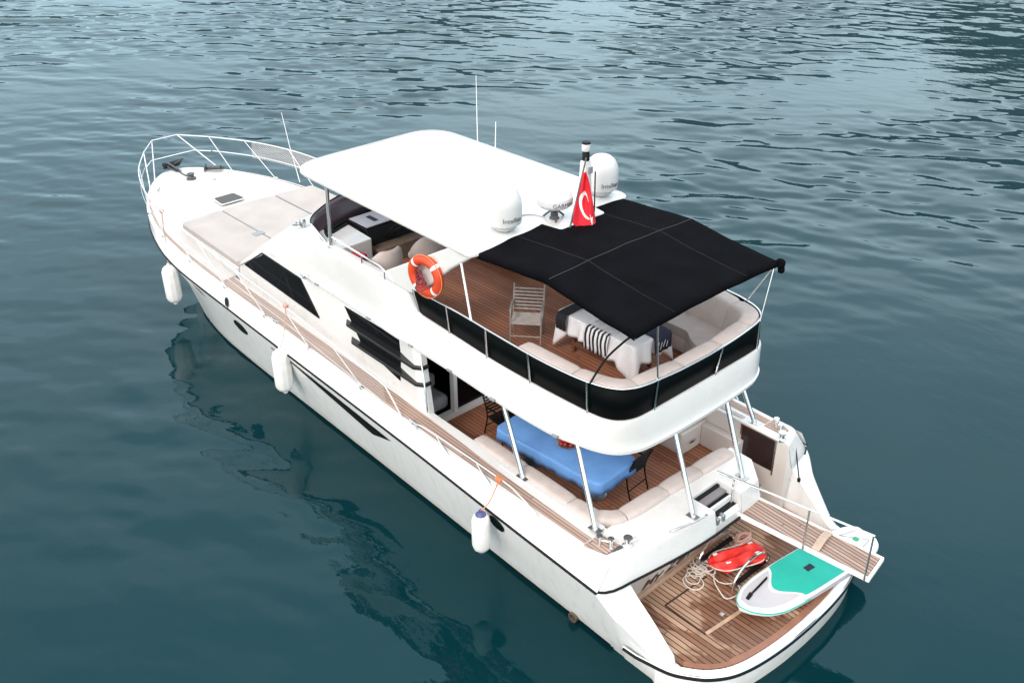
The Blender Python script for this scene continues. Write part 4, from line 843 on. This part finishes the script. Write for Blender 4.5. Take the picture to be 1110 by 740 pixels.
# pulpit, guard rails and netting
half = [(19.50, .37, 3.22), (18.75, .95, 3.21), (17.6, 1.62, 3.19), (16.4, 2.06, 3.16), (15.3, 2.28, 3.12), (13.95, 2.42, 3.07), (12.8, 2.44, 2.99), (11.9, 2.45, 2.91), (10.9, 2.46, 2.85), (9.46, 2.46, 2.77), (7.7, 2.48, 2.63), (6.05, 2.5, 2.5), (5.78, 2.5, 2.40), (5.42, 2.47, 1.96)]
hc_ = [tuple(p) for p in cr(half[1:], 6)]
top_p = [half[0]]+hc_
topl = list(reversed(top_p))+[(x, -y, z) for x, y, z in top_p]
GR = part(M().tube(topl, .0165, 8), 'guard_rail', RAILM)
topf = lambda x: min(top_p, key=lambda p: abs(p[0]-x)+(5 if p[2] < 2.3 else 0))
for sg in (1, -1):
    midp = [(p[0], sg*(p[1]*.55+.45*max(gun(min(p[0]-.25, 19.2)), .3)), p[2]-.42) for p in top_p if 6.0 < p[0] < 18.8]
    part(M().tube(midp, .007 if sg > 0 else .013, 6), 'mid_rail', RAILM, GR)
    part(M().tube([half[0][:1]+(sg*.37, 3.22), (18.3, sg*1.0, sheer(18.3))], .017, 8), 'stanchion', RAILM, GR)
    part(M().tube([(18.75, sg*.95, 3.21), (18.15, sg*1.2, sheer(18.2)+.02)], .015, 8), 'stanchion', RAILM, GR)
    for xf in (16.87, 15.36, 13.7, 12.0, 10.28, 8.57, 6.7):
        tp_ = topf(xf+.95); part(M().tube([(xf, sg*(gun(xf)-.02), sheer(xf)), (tp_[0], sg*tp_[1], tp_[2])], .011, 6), 'stanchion', RAILM, GR)
        part(M().box(xf-.05, xf+.05, sg*gun(xf)-.035, sg*gun(xf)+.03, sheer(xf)-.02, sheer(xf)+.03), 'rail_foot', CHROME, GR, bev=.01)
    nrow = [p for p in top_p if 5.9 < p[0] < 17.7]
    part(M().grid([[(p[0], sg*(p[1]+(gun(p[0])-.015-p[1])*t), p[2]+(sheer(p[0])+.03-p[2])*t) for t in ((0, .5, 1) if sg > 0 else (0, .26, .52))] for p in nrow]), 'netting', NET, GR)
part(M().tube([(18.75, .95, 2.80), (19.15, .62, 2.80), (19.15, -.62, 2.80), (18.75, -.95, 2.80)], .012, 6), 'mid_rail', WPAINT, GR)
# low hand rail along the cockpit
for sg in (1, -1):
    P = cr([(5.0, sg*2.50, 1.93), (4.85, sg*2.50, 2.12), (3.7, sg*2.51, 2.15), (2.65, sg*2.52, 2.15), (2.3, sg*2.53, 2.10), (1.95, sg*2.54, 1.98), (1.80, sg*2.55, 1.87)], 6)
    HRL = part(M().tube([tuple(p) for p in P], .014, 8), 'hand_rail', RAILM)
    for x in (4.4, 3.35): part(M().tube([(x, sg*2.505, 2.14), (x-.12, sg*2.515, 2.05), (x-.42, sg*2.52, 1.87)], .014, 6), 'rail_leg', CHROME, HRL)

# gangway
G0, G1 = Vector((.32, -.50, 1.50)), Vector((-2.08, -.86, 1.36)); gd = (G1-G0).normalized(); gs = Vector((gd.y, -gd.x, 0)).normalized()
gs = -gs if gs.y < 0 else gs                     # towards port
def gp(l, s, z=0): return tuple(G0+gd*l+gs*s+Vector((0, 0, z)))
GL = (G1-G0).length
gdk = M().slab([gp(.04, .26), gp(GL-.05, .26), gp(GL-.05, -.26), gp(.04, -.26)], (0, 0, .03)); GW = part(gdk, 'gangway', TEAK_G, smooth=False)
for s in (.285, -.285): part(M().beam(gp(0, s, .01), gp(GL, s, .01), .035, .085), 'side_beam', WPAINT, GW, bev=.008)
part(M().beam(gp(GL-.02, .30, .0), gp(GL-.02, -.30, .0), .05, .07), 'end_beam', WPAINT, GW, bev=.01); part(M().beam(gp(.02, .27, .02), gp(.02, -.27, .02), .05, .06), 'end_beam', WPAINT, GW, bev=.01)
ss = M(); rws = []
for i in range(9): s = -.27+.54*i/8; rws.append([gp(1.60-.05*l, s, .03+.05*math.sin(math.pi*i/8)+zz) for l, zz in ((0, 0), (0, .03), (2.4, .03), (2.4, 0))])
ss.grid(rws, cv=True); part(ss, 'foot_batten', WOODL, GW)
gr = M().tube([gp(-.22, .31, .66), gp(.0, .31, .68), gp(GL-.05, .31, .86)], .018, 8); GRL = part(gr, 'gangway_rail', CHROME, GW)
for l in (.08, 1.36, 2.36): part(M().tube([gp(l, .31, -.02), gp(l, .31, .68+.18*l/GL)], .016, 8), 'stanchion', STEEL if l > 1 else CHROME, GW)
# tender chocks on the platform
for (a, c) in (((.36, .28), (.36, -.72)), ((-.36, .30), (-.36, -.66))):
    k = M().tube(cr([(a[0], a[1], .51), (a[0], a[1]-.04, .70), (a[0], a[1]-.25, .86), (a[0], (a[1]+c[1])/2-.05, .90), (c[0], c[1]+.2, .84), (c[0], c[1], .66), (c[0], c[1], .51)], 6), .022, 8); k.tube([(a[0], a[1]-.02, .56), (c[0], c[1]+.02, .56)], .018, 8)
    CK = part(k, 'tender_chock', CHROME); part(M().beam((a[0], a[1]-.1, .60), (c[0], c[1]+.1, .60), .06, .05), 'rubber_pad', BLACK, CK)
part(M().tube([(.36, .1, .56), (-.36, .1, .56)], .016, 8), 'chock_crossbar', CHROME); part(M().tube([(.36, -.5, .56), (-.36, -.5, .56)], .016, 8), 'chock_crossbar', CHROME)

# ================================================================ loose things
# fenders on their lanyards
def fender(loc, hgt, rad, top, ropem, label, cap=None, rib=True, fold=None):
    t = thing('fender', label, 'fender', loc, 0, 'fenders hung along the port side')
    hh = hgt; pr = [(.001, 0), (rad*.35, .005), (rad*.55, .03), (rad*.85, .08), (rad, .16), (rad*1.02, hh*.5), (rad, hh-.16), (rad*.85, hh-.08), (rad*.55, hh-.03), (rad*.3, hh), (.03, hh+.02), (.03, hh+.05)]
    n = 40; k = len(pr); q = M(); rows = []
    for r, z in pr: rows.append([(r*(1+(.035*math.cos(10*2*math.pi*j/n) if rib and r > rad*.8 else 0))*math.cos(2*math.pi*j/n), r*(1+(.035*math.cos(10*2*math.pi*j/n) if rib and r > rad*.8 else 0))*math.sin(2*math.pi*j/n), z) for j in range(n)])
    q.grid(rows, cv=True); q.add(rows[-1], [tuple(range(n))]); q.obj('body', FEND, t, ang=60)
    e = M().lathe([(.03, -.05), (.05, -.03), (.05, .01)], 12); e.obj('end_fitting', FBLUE if cap else FEND, t)
    if cap:
        M().lathe([(rad*.60, hh-.035), (rad*.55, hh-.018), (rad*.3, hh+.008), (.035, hh+.028), (.035, hh+.055)], 24).obj('cap', FBLUE, t)
    P = [Vector(p)-Vector(loc) for p in top]; M().tube(cr([(0, 0, hh+.04)]+P, 6), .011, 6).obj('lanyard', ropem, t)
    kn = M()
    for i in range(4): kn.torus(.035, .014, 14, 6, P[-1]+Vector((.03*(i-1.5), 0, .0)), Matrix.Rotation(R(90+8*i), 4, 'Y'))
    kn.obj('knot', ropem, t); return t
fender((15.15, 2.30, .55), 1.02, .185, [(15.12, 2.27, 2.0), (15.0, 2.30, 2.6), (14.85, 2.33, 3.08)], ROPEP, 'white fender hanging at the bow, nearest the anchor end of the rail')
fender((9.32, 2.66, .82), 1.0, .185, [(9.25, 2.58, 2.1), (9.22, 2.45, 2.78)], ROPEP, 'ribbed white fender hanging amidships over the thick end of the black hull stripe')
fender((2.85, 2.87, .80), .80, .155, [(2.80, 2.72, 1.78), (2.76, 2.535, 2.15)], ROPEO, 'white fender with a blue cap on an orange lanyard beside the cockpit', cap=True, rib=False)
# orange lashing ties belong to the fender lanyard above

# life ring
lr = thing('life_ring', 'orange life ring with white bands hanging on the arch above the black screen', 'life ring', (5.17, 1.97, 4.72), R(8))
MX = Matrix.Rotation(R(90), 4, 'X')
M().torus(.29, .085, 48, 14, (0, 0, 0), MX, 1.0).obj('ring', ORANGE, lr)
for k in range(4):
    a = R(45+90*k); q = M(); rows = []
    for i in range(5):
        b_ = a+(i-2)*.045
        rows.append([(( .29+.089*math.cos(2*math.pi*j/14))*math.cos(b_), .089*math.sin(2*math.pi*j/14), (.29+.089*math.cos(2*math.pi*j/14))*math.sin(b_)) for j in range(14)])
    q.grid(rows, cv=True); q.obj('band', WHT, lr)
q = M(); pts = []
for i in range(72):
    a = 2*math.pi*i/72; s = abs(math.sin(2*(a-R(45)))); rr_ = .37+.015*s; pts.append((rr_*math.cos(a), .03+.0*s, rr_*math.sin(a)))
q.tube(pts, .010, 6, closed=True); q.obj('grab_line', ROPEO, lr)
q = M()
for i in range(5): q.torus(.06+.01*i, .014, 20, 6, (.14-.03*i, .03+.02*i, .05-.05*i), Matrix.Rotation(R(60+20*i), 4, 'X'))
q.obj('coiled_line', mat('maroon line', (.20, .03, .04), .8, var=.3, vscale=20), lr)
M().tube([(0, -.10, .30), (.0, -.02, .22)], .015, 6).obj('hook', STEEL, lr)

# ensign: red flag with white crescent and star
FB0, FB1 = Vector((3.74, .04, 5.47)), Vector((3.80, -.36, 6.56))
fg = thing('ensign', 'red flag with white crescent and star on a slanting staff above the awning', 'flag', tuple(FB0))
M().tube([(0, 0, 0), tuple(FB1-FB0)], .014, 8).obj('flagstaff', CHART, fg)
ax_ = (FB1-FB0).normalized()
fly = Vector((-.42, -.62, -.66)).normalized()
def flag(u, v):                                  # u along the hoist from the top down, v out along the fly
    hoist = .98; p = (FB1-FB0)-ax_*(.22+u*hoist*.86)
    drop = fly*(v*.66*(.15+.85*u**.85))+Vector((0, 0, -.17*v*u))
    f = .05*math.sin(v*8+u*3.5)*(.3+v)*(1-.3*u)+.012*math.sin(v*15-u*6)
    nrm = Vector((-.62, .60, -.2)).normalized()
    return p+drop+nrm*f
n1, n2 = 36, 30
q = M().grid([[tuple(flag(i/n1, j/n2)) for j in range(n2+1)] for i in range(n1+1)]); FL = q.obj('flag_cloth', REDF, fg, ang=80, solid=.004)
def on_flag(poly_fn, cx, cy, name):
    q = M(); nv = Vector((-.62, .60, .3)).normalized()
    pts = poly_fn; P = [flag(min(max(cy+b_, .01), .99), min(max(cx+a, .01), .99))+nv*.016 for a, b_ in pts]; return q, P
cres = []
nC = 26
rows = []
for i in range(nC+1):
    a = R(38)+(2*math.pi-R(76))*i/nC; ro = .25; ri_c = (.06, 0); ri = .185
    o = (ro*math.cos(a), ro*math.sin(a))
    dx, dy = math.cos(a), math.sin(a); bq = dx*ri_c[0]+dy*ri_c[1]; r_in = bq+math.sqrt(max(bq*bq-(ri_c[0]**2-ri**2), 0)); r_in = min(r_in, ro-.002)
    rows.append([(o[0]*(1-t)+dx*r_in*t, o[1]*(1-t)+dy*r_in*t) for t in (0, .33, .66, 1)])
for sgn in (1, -1):
    cq = M().grid([[tuple(flag(.50+b_*.78, .42+a*1.25)+sgn*Vector((-.62, .60, -.2)).normalized()*.006) for a, b_ in r] for r in rows])
    cq.obj('crescent', WHT, FL, ang=80)
    sp_ = [((.115 if i % 2 == 0 else .046)*math.cos(math.pi*i/5+.3), (.115 if i % 2 == 0 else .046)*math.sin(math.pi*i/5+.3)) for i in range(10)]
    sv = [tuple(flag(.60+b_*.75, .78+a*1.25)+sgn*Vector((-.62, .60, -.2)).normalized()*.007) for a, b_ in sp_+[(0, 0)]]
    M().add(sv, [(i, (i+1) % 10, 10) for i in range(10)]).obj('star', WHT, FL, ang=80)

# paddle board lying across the platform under the gangway
pb = thing('paddle_board', 'white inflatable paddle board with teal deck pad lying across the swim platform', 'paddle board', (-.99, -.80, .53), R(-97.2)); pb.scale = (.965, 1.10, 1.3)
Lb = 3.22
wid = herm([(-1.61, .20), (-1.55, .27), (-1.3, .35), (-.6, .405), (.2, .41), (.8, .385), (1.2, .31), (1.42, .205), (1.55, .11), (1.61, .0)])
def board_rows(ofs, z):
    o = []
    for i in range(61):
        s = -1.605+3.21*i/60; o.append((s, max(wid(s)-ofs, 0), z+.10*max(0, (s-.9)/.7)**2))
    return o+[(x, -y, zz) for x, y, zz in reversed(o)]
rg = [board_rows(.05, 0), board_rows(.012, .025), board_rows(0, .06), board_rows(.012, .098), board_rows(.035, .116), board_rows(.06, .12)]
# +x local is the nose; nose lies to port: rotate by 180 so that it points to +y
q = M().grid(rg, cv=True); n_o = len(rg[0])
for ring in (rg[0], rg[-1]):
    hlf = n_o//2; q.grid([ring[:hlf], list(reversed(ring[hlf:]))])
BODY = q.xf(Matrix.Rotation(math.pi, 4, 'Z')).obj('hull', SUPW, pb, ang=50)
def board_patch(x0, x1, ofs, name, m, zt, cut=None):
    q = M(); rows = []
    for i in range(41):
        s = x0+(x1-x0)*i/40; wv = max(wid(s)-ofs, 0); z = zt+.10*max(0, (s-.9)/.7)**2
        row = []
        for j in range(13):
            v = -1+2*j/12; sx = s
            if cut == 'front' : sx = s+(.16*math.cos(v*math.pi)-.02)*(i/40)**6*1.0
            if cut == 'back': sx = s+(.16*math.cos(v*math.pi)-.02)*(1-i/40)**6
            row.append((sx, v*wv, z))
        rows.append(row)
    q.grid(rows); return q.xf(Matrix.Rotation(math.pi, 4, 'Z')).obj(name, m, BODY, smooth=False)
board_patch(-1.0, .66, .045, 'deck_pad', TEAL, .124, 'front'); board_patch(.74, 1.50, .075, 'nose_pad', SUPG, .124, 'back')
st = [(x, y, z+.0) for x, y, z in board_rows(-.002, .07) if x > .4]
M().tube([(-x, -y, z) for x, y, z in st], .009, 6).obj('rail_stripe', TEAL, BODY)
sb = M()
for s in (1,): sb.grid([[(x, s*(y+.004), z) for x, y, z in [(xx, wid(xx)-o_, zz) for xx in np.linspace(-1.3, .55, 30)]] for o_, zz in ((.013, .026), (0, .06), (.012, .096))])
sb.xf(Matrix.Rotation(math.pi, 4, 'Z')); sb2 = M(); sb2.v = [(x, -y, z) for x, y, z in sb.v]; sb2.f = sb.f; sb.merge(sb2); sb.obj('side_panel', LGREY, BODY)
M().box(-.02, .16, -.05, .05, .1245, .127).obj('handle', NAVY, BODY)
M().lathe([(.05, 0), (.05, .015), (.02, .02)], 14, (1.30, .0, .12)).obj('valve_cap', GREEN, BODY)
q = M()
for a, c in (((1.12, .2), (1.12, -.2)), ((1.12, .2), (1.48, .12)), ((1.12, -.2), (1.46, -.14)), ((1.12, .2), (1.46, -.14))): q.tube([(a[0], a[1], .135), (c[0], c[1], .135)], .006, 5)
q.obj('bungee', GREY, BODY)
for k in range(3): M().beam((-1.12-.045*k, -.02, .1265), (-1.12-.045*k, .10, .1265), .012, .003).obj('nose_mark', INK, BODY)
ls = M(); pp = []
for i in range(90):
    t = i/89; pp.append((-.72-.50*t+.0, .20-.10*t+.012*math.cos(i*1.25), .145+.014*math.sin(i*1.25)))
ls.tube(pp, .007, 5); LS = ls.obj('leash', BLACK, BODY); M().beam((-1.22, .10, .15), (-1.40, .04, .155), .055, .04).obj('ankle_strap', BLACK, LS)

# red inflatable seat between the chocks
ri = thing('inflatable_toy', 'red inflatable water toy with white handles lying between chrome chocks', 'inflatable', (-.06, -.20, .51), R(-112)); ri.scale = (.86, .86, .9)
q = M(); rows = []
for i in range(33):
    s = -.62+1.24*i/32; e = math.sqrt(max(1-(abs(s)/.62)**2.6, 0)); row = []
    for j in range(28):
        a = 2*math.pi*j/28; y = .27*e*math.cos(a)*(1-.16*math.cos(s*7)); z = .11*e**.7*math.sin(a)
        if z > 0: z *= 1-.5*math.exp(-(y/.04)**2)+.5*math.exp(-((abs(y)-.10)/.035)**2)-.35*math.exp(-((abs(y)-.17)/.03)**2)+.10*math.cos(s*13)*math.cos(y*20)
        row.append((s, y+.02*math.sin(9*s+1), .20+z*(1+.22*math.sin(11*s+4*y)*math.cos(7*y+2))+.03*s*s+.02*math.sin(17*s+9*y)*e))
    rows.append(row)
RB = q.grid(rows, cv=True).obj('body', RED, ri, ang=60)
M().tube(cr([(.60*math.cos(2*math.pi*i/20), .318*math.sin(2*math.pi*i/20)*(1-.1*math.cos(3.6*math.cos(2*math.pi*i/20))), .215) for i in range(20)], 3, closed=True), .013, 6, closed=True).obj('piping', ROPEW, RB)
for s, y in ((-.42, .13), (.38, .16), (-.30, -.15), (.36, -.12)): M().box(s-.05, s+.05, y-.03, y+.03, .30, .318).obj('handle', WHT, RB, bev=.008)
# fenders, rope and pale bundle behind the toy
rope = M(); P = []
rs = random.Random(5); cx_, cy_ = .30, .62
for k in range(9):
    cx_ += rs.uniform(-.10, .07); cy_ += rs.uniform(-.09, .05); ra, rb, ph = rs.uniform(.07, .20), rs.uniform(.06, .16), rs.uniform(0, 6)
    for i in range(9): a = ph+i*.66*(1 if k % 3 else -1); P.append((cx_+ra*math.cos(a), cy_+rb*math.sin(a), .016+.022*(k % 4)/2+.012*math.sin(a*2)))
P += [(.02, .34, .03), (-.20, .16, .025), (-.36, .30, .025), (-.30, .55, .025), (-.12, .50, .03), (.10, .36, .03), (.25, .1, .03), (.30, -.25, .03), (.28, -.55, .05)]
o = M().tube(cr(P, 3), .011, 6).obj('mooring_line', ROPEW, None); tag(o, 'loose tangle of white rope on the teak swim platform', 'rope', loc=(-.13, 0, .506))
rope2 = M(); P = [(.30+.09*math.cos(i*.9)*(1+.3*math.sin(i*.37)), -.62+.15*math.sin(i*.9)*(1+.2*math.cos(i*.6)), .03+.004*i) for i in range(34)]
o = M().tube(cr(P, 4), .022, 6).obj('coiled_rope', ROPEP, None); tag(o, 'thick beige rope heaped against the transom beside the gangway foot', 'rope', loc=(-.10, -.12, .506))

# cockpit table under a blue cloth, bowl and chairs
ct = thing('cockpit_table', 'long dining table under a blue tablecloth in the lower cockpit', 'table', (3.05, .75, 1.1), R(3.5))
for sx in (-.7, .7): M().lathe([(.22, 0), (.22, .02), (.05, .04), (.05, .69), (.15, .71)], 16, (sx, 0, 0)).obj('pedestal', STEEL, ct)
M().box(-1.14, 1.14, -.46, .46, .71, .74).obj('tabletop', WOOD, ct, bev=.01)
tcl = M(); base = rpoly([(1.22, .52), (-1.22, .52), (-1.22, -.52), (1.22, -.52)], .16, 8)
def res(poly, n):
    P = [Vector(p) for p in poly]; P.append(P[0]); d = [0]
    for a, c in zip(P, P[1:]): d.append(d[-1]+(c-a).length)
    return [tuple(along([tuple(p) for p in P], d, d[-1]*i/n)) for i in range(n)]
bs = res(base, 96)
def skirt(k, z, wv):
    o = []
    for i, (x, y) in enumerate(bs):
        f = 1+wv*math.sin(i*.82)+wv*.6*math.sin(i*1.9+1); o.append((x*(1+(k-1)*.4)*(1+(f-1)*.4), y*k*f, z+wv*.3*math.sin(i*.5)))
    return o
rws = [[(x*k, y*k, .747+.006*math.sin(3.1*x*k+5*y*k)*math.sin(4.7*y*k-2*x*k)) for x, y in bs] for k in (.25, .5, .7, .85, .95)]+[skirt(.985, .748, 0), skirt(1.0, .741, 0), skirt(1.006, .70, .004), skirt(1.012, .62, .012), skirt(1.03, .52, .028)]
tcl.grid(rws, cv=True); tcl.add(rws[0], [tuple(range(96))])
o = tcl.obj('tablecloth', BLUEF, None, ang=70, solid=.004); tag(o, 'bright blue tablecloth draped over the cockpit dining table', 'tablecloth', loc=(3.05, .75, 1.1), rz=R(3.5))
fb = thing('fruit_tray', 'round tray of red fruit on the blue tablecloth beside a chrome post', 'tray', (2.98, .74, 1.856))
M().lathe([(.001, 0), (.14, .0), (.20, .03), (.21, .05), (.195, .045), (.14, .015), (.001, .012)], 28).obj('tray', TIN, fb)
for i in range(13):
    a = i*2.4; r_ = .035*math.sqrt(i)*1.15; M().lathe([(.001, 0), (.03, .012), (.038, .035), (.028, .06), (.001, .07)], 10, (r_*math.cos(a), r_*math.sin(a), .02+.02*(i < 4))).obj('fruit', FRUIT, fb)
def slat_chair(name, label, loc, rz, fm, sm_, cat='chair', group=None, hgt=.92):
    t = thing(name, label, cat, loc, rz, group)
    for s in (-1, 1):
        M().tube(cr([(.25, s*.25, 0), (.23, s*.25, .3), (.20, s*.25, .62), (.10, s*.25, .66), (-.22, s*.26, .65)], 5), .014, 8).obj('front_leg', fm, t)
        M().tube(cr([(-.30, s*.25, 0), (-.20, s*.25, .40), (-.25, s*.25, .65), (-.34, s*.25, hgt)], 5), .014, 8).obj('rear_leg', fm, t)
        M().beam((.18, s*.255, .655), (-.22, s*.26, .645), .045, .014).obj('armrest', sm_, t, bev=.004)
    q = M()
    for i in range(10): q.tube([(-.18+.044*i, -.25, .43-.01*math.sin(i/3)), (-.18+.044*i, .25, .43-.01*math.sin(i/3))], .015, 6)
    q.obj('seat', sm_, t)
    q = M()
    for i in range(7): z = .50+.058*i; x = -.215-.26*(z-.5); q.tube([(x, -.25, z), (x, .25, z)], .015, 6)
    q.obj('backrest', sm_, t)
    M().tube([(.24, -.25, .20), (.24, .25, .20)], .011, 6).obj('stretcher', fm, t); M().tube([(-.25, -.25, .20), (-.25, .25, .20)], .011, 6).obj('stretcher', fm, t)
    return t
slat_chair('garden_chair', 'weathered grey slatted armchair on the upper teak deck beside the rail', (4.15, .62, 3.402), R(130), CHAIRM, CHAIRM).scale = (1.0, 1.05, 1.0)
slat_chair('deck_chair', 'black armchair in the cockpit at the stern end of the blue table', (2.10, .18, 1.102), R(4), BLACK, BLACK, group='dark cockpit chairs', hgt=.86)
slat_chair('deck_chair', 'black armchair in the cockpit between the saloon door and the blue table', (4.72, .66, 1.102), R(176), BLACK, BLACK, group='dark cockpit chairs', hgt=.86)
pf = thing('armchair', 'rounded pale grey armchair seen through the open saloon door', 'armchair', (6.35, 1.18, 1.12))
M().box(-.28, .28, -.30, .30, .06, .36).obj('seat', GREYF, pf, bev=.10, seg=4); M().box(.12, .30, -.30, .30, .36, .66).obj('backrest', GREYF, pf, bev=.08, seg=4); M().box(-.2, .2, -.2, .2, 0, .06).obj('base', BLACK, pf)

# upper table under a white cloth, with towels over it
ut = thing('upper_table', 'wooden table under a white cloth beneath the black awning', 'table', (2.72, .02, 3.40))
M().box(-.80, .80, -.40, .40, .70, .735).obj('tabletop', WOOD, ut, bev=.01)
for sx in (-.6, .6):
    for sy in (-.28, .28): M().beam((sx, sy, 0), (sx, sy, .70), .06, .06, (1, 0, 0)).obj('leg', WOOD, ut, bev=.006)
M().beam((-.6, -.28, .16), (.6, -.28, .16), .05, .08).obj('stretcher', WOOD, ut); M().beam((-.6, .28, .16), (.6, .28, .16), .05, .08).obj('stretcher', WOOD, ut)
base = rpoly([(.86, .44), (-.86, .44), (-.86, -.44), (.86, -.44)], .05, 5); bs2 = res(base, 120)
def hang(i):                                      # how far the cloth hangs at each place round the table: long points at the corners
    x, y = bs2[i]; c = (abs(x)/.86)**6*(abs(y)/.44)**6
    deep = .64 if (x < 0 and y > 0) else .40
    return .33+deep*c+.10*math.exp(-((x+.62)/.3)**2)*(y > .3)+.03*math.sin(i*.7)
def cl(t):
    o = []
    for i, (x, y) in enumerate(bs2):
        hgt = hang(i); nx_, ny_ = (x/.86)**5, (y/.44)**5; l_ = math.hypot(nx_, ny_)+1e-6; f = (.03*t+.045*t*math.sin(i*.95)+.03*t*math.sin(i*.42+1))
        o.append((x+nx_/l_*f, y+ny_/l_*f, .742-hgt*t))
    return o
rws = [[(x*.85, y*.85, .745) for x, y in bs2], [(x*.97, y*.97, .746) for x, y in bs2]]+[cl(t) for t in (.0, .08, .25, .45, .65, .85, 1)]
q = M().grid(rws, cv=True); q.add(rws[0], [tuple(range(120))]); o = q.obj('tablecloth', WHITEF, None, ang=75, solid=.004); tag(o, 'white tablecloth hanging in points from the upper table', 'tablecloth', loc=(2.72, .02, 3.40))
def drape(x0, x1, y_in, drop, lift, nx_=14, side=1):   # cloth lying on the table top and hanging over its port edge
    rows = []
    prof = [(y_in, .752)]+[(y_in+(.455-y_in)*k/4, .752+.004*math.sin(k)) for k in range(1, 5)]+[(.485, .742), (.505, .70)]+[(.515+.012*math.sin(k), .70-drop*k/5) for k in range(1, 6)]
    for i in range(nx_+1):
        x = x0+(x1-x0)*i/nx_; rows.append([(x+.012*math.sin(k*.7), y+lift+(.009*math.sin(i*1.3+k*.4) if k > 5 else 0), z+lift) for k, (y, z) in enumerate(prof)])
    return M().grid(rows)
tw = thing('striped_towel', 'white towel with black stripes over the port edge of the upper table', 'towel', (2.72, .02, 3.40))
STRIPE = bpy.data.materials.new('striped cloth'); STRIPE.use_nodes = True; t_ = STRIPE.node_tree; pb_ = t_.nodes['Principled BSDF']; pb_.inputs['Roughness'].default_value = .85
c1 = t_.nodes.new('ShaderNodeTexCoord'); s1 = t_.nodes.new('ShaderNodeSeparateXYZ'); w1 = t_.nodes.new('ShaderNodeMath'); w1.operation = 'MULTIPLY'; w1.inputs[1].default_value = 1/.086; w2 = t_.nodes.new('ShaderNodeMath'); w2.operation = 'FRACT'; w3 = t_.nodes.new('ShaderNodeMath'); w3.operation = 'LESS_THAN'; w3.inputs[1].default_value = .5; m_ = t_.nodes.new('ShaderNodeMix'); m_.data_type = 'RGBA'; m_.inputs['A'].default_value = (.78, .77, .80, 1); m_.inputs['B'].default_value = (.012, .012, .018, 1)
lk = t_.links.new; lk(c1.outputs['Object'], s1.inputs[0]); lk(s1.outputs['X'], w1.inputs[0]); lk(w1.outputs[0], w2.inputs[0]); lk(w2.outputs[0], w3.inputs[0]); lk(w3.outputs[0], m_.inputs['Factor']); lk(m_.outputs['Result'], pb_.inputs['Base Color'])
S = drape(-.36, .16, .40, .36, .012).obj('cloth', STRIPE, tw, ang=75, solid=.005)
q = drape(-.40, .12, -.12, .0, .010, 12); q.f = [f for f in q.f if max(q.v[i][1] for i in f) < .36]; q.obj('grey_panel', GREYF, S, ang=75, solid=.004)
o = drape(.58, .80, -.30, .24, .014).obj('dark_wrap', BLACKF, None, ang=75, solid=.006); tag(o, 'black wrap bunched over the forward corner of the white tablecloth', 'cloth', loc=(2.72, .02, 3.40))
q = M(); rows = []
for i in range(13):
    y = -.42+.42*i/12; rows.append([(-.62, y, .757), (-.78, y, .757), (-.875, y, .748), (-.90, y, .70), (-.905+.01*math.sin(i), y, .60), (-.91+.014*math.sin(i*1.4), y, .46)])
o = q.grid(rows); tw2 = thing('navy_towel', 'navy towel with white lettering strokes over the stern end of the upper table', 'towel', (2.72, .02, 3.40)); NT = q.obj('cloth', NAVY, tw2, ang=75, solid=.005)
for a, c in (((-.08, .66), (-.05, .55)), ((-.05, .55), (-.02, .65)), ((-.16, .64), (-.12, .52)), ((-.24, .66), (-.19, .55)), ((-.30, .62), (-.27, .52))): M().beam((-.925, a[0], a[1]), (-.928, c[0], c[1]), .012, .004, (1, 0, 0)).obj('white_mark', WHT, NT)
cu_ = M().box(-.16, .16, -.14, .14, 0, .14); o = cu_.obj('red_cushion', REDC, None, bev=.05, seg=3); tag(o, 'small red cushion on the seat beside the helm locker', 'cushion', loc=(8.02, 1.45, 3.86), rz=R(20))
part(M().box(7.72, 8.28, 1.15, 1.68, 3.40, 3.85), 'side_seat', CREAM, FLY, bev=.04, seg=3)
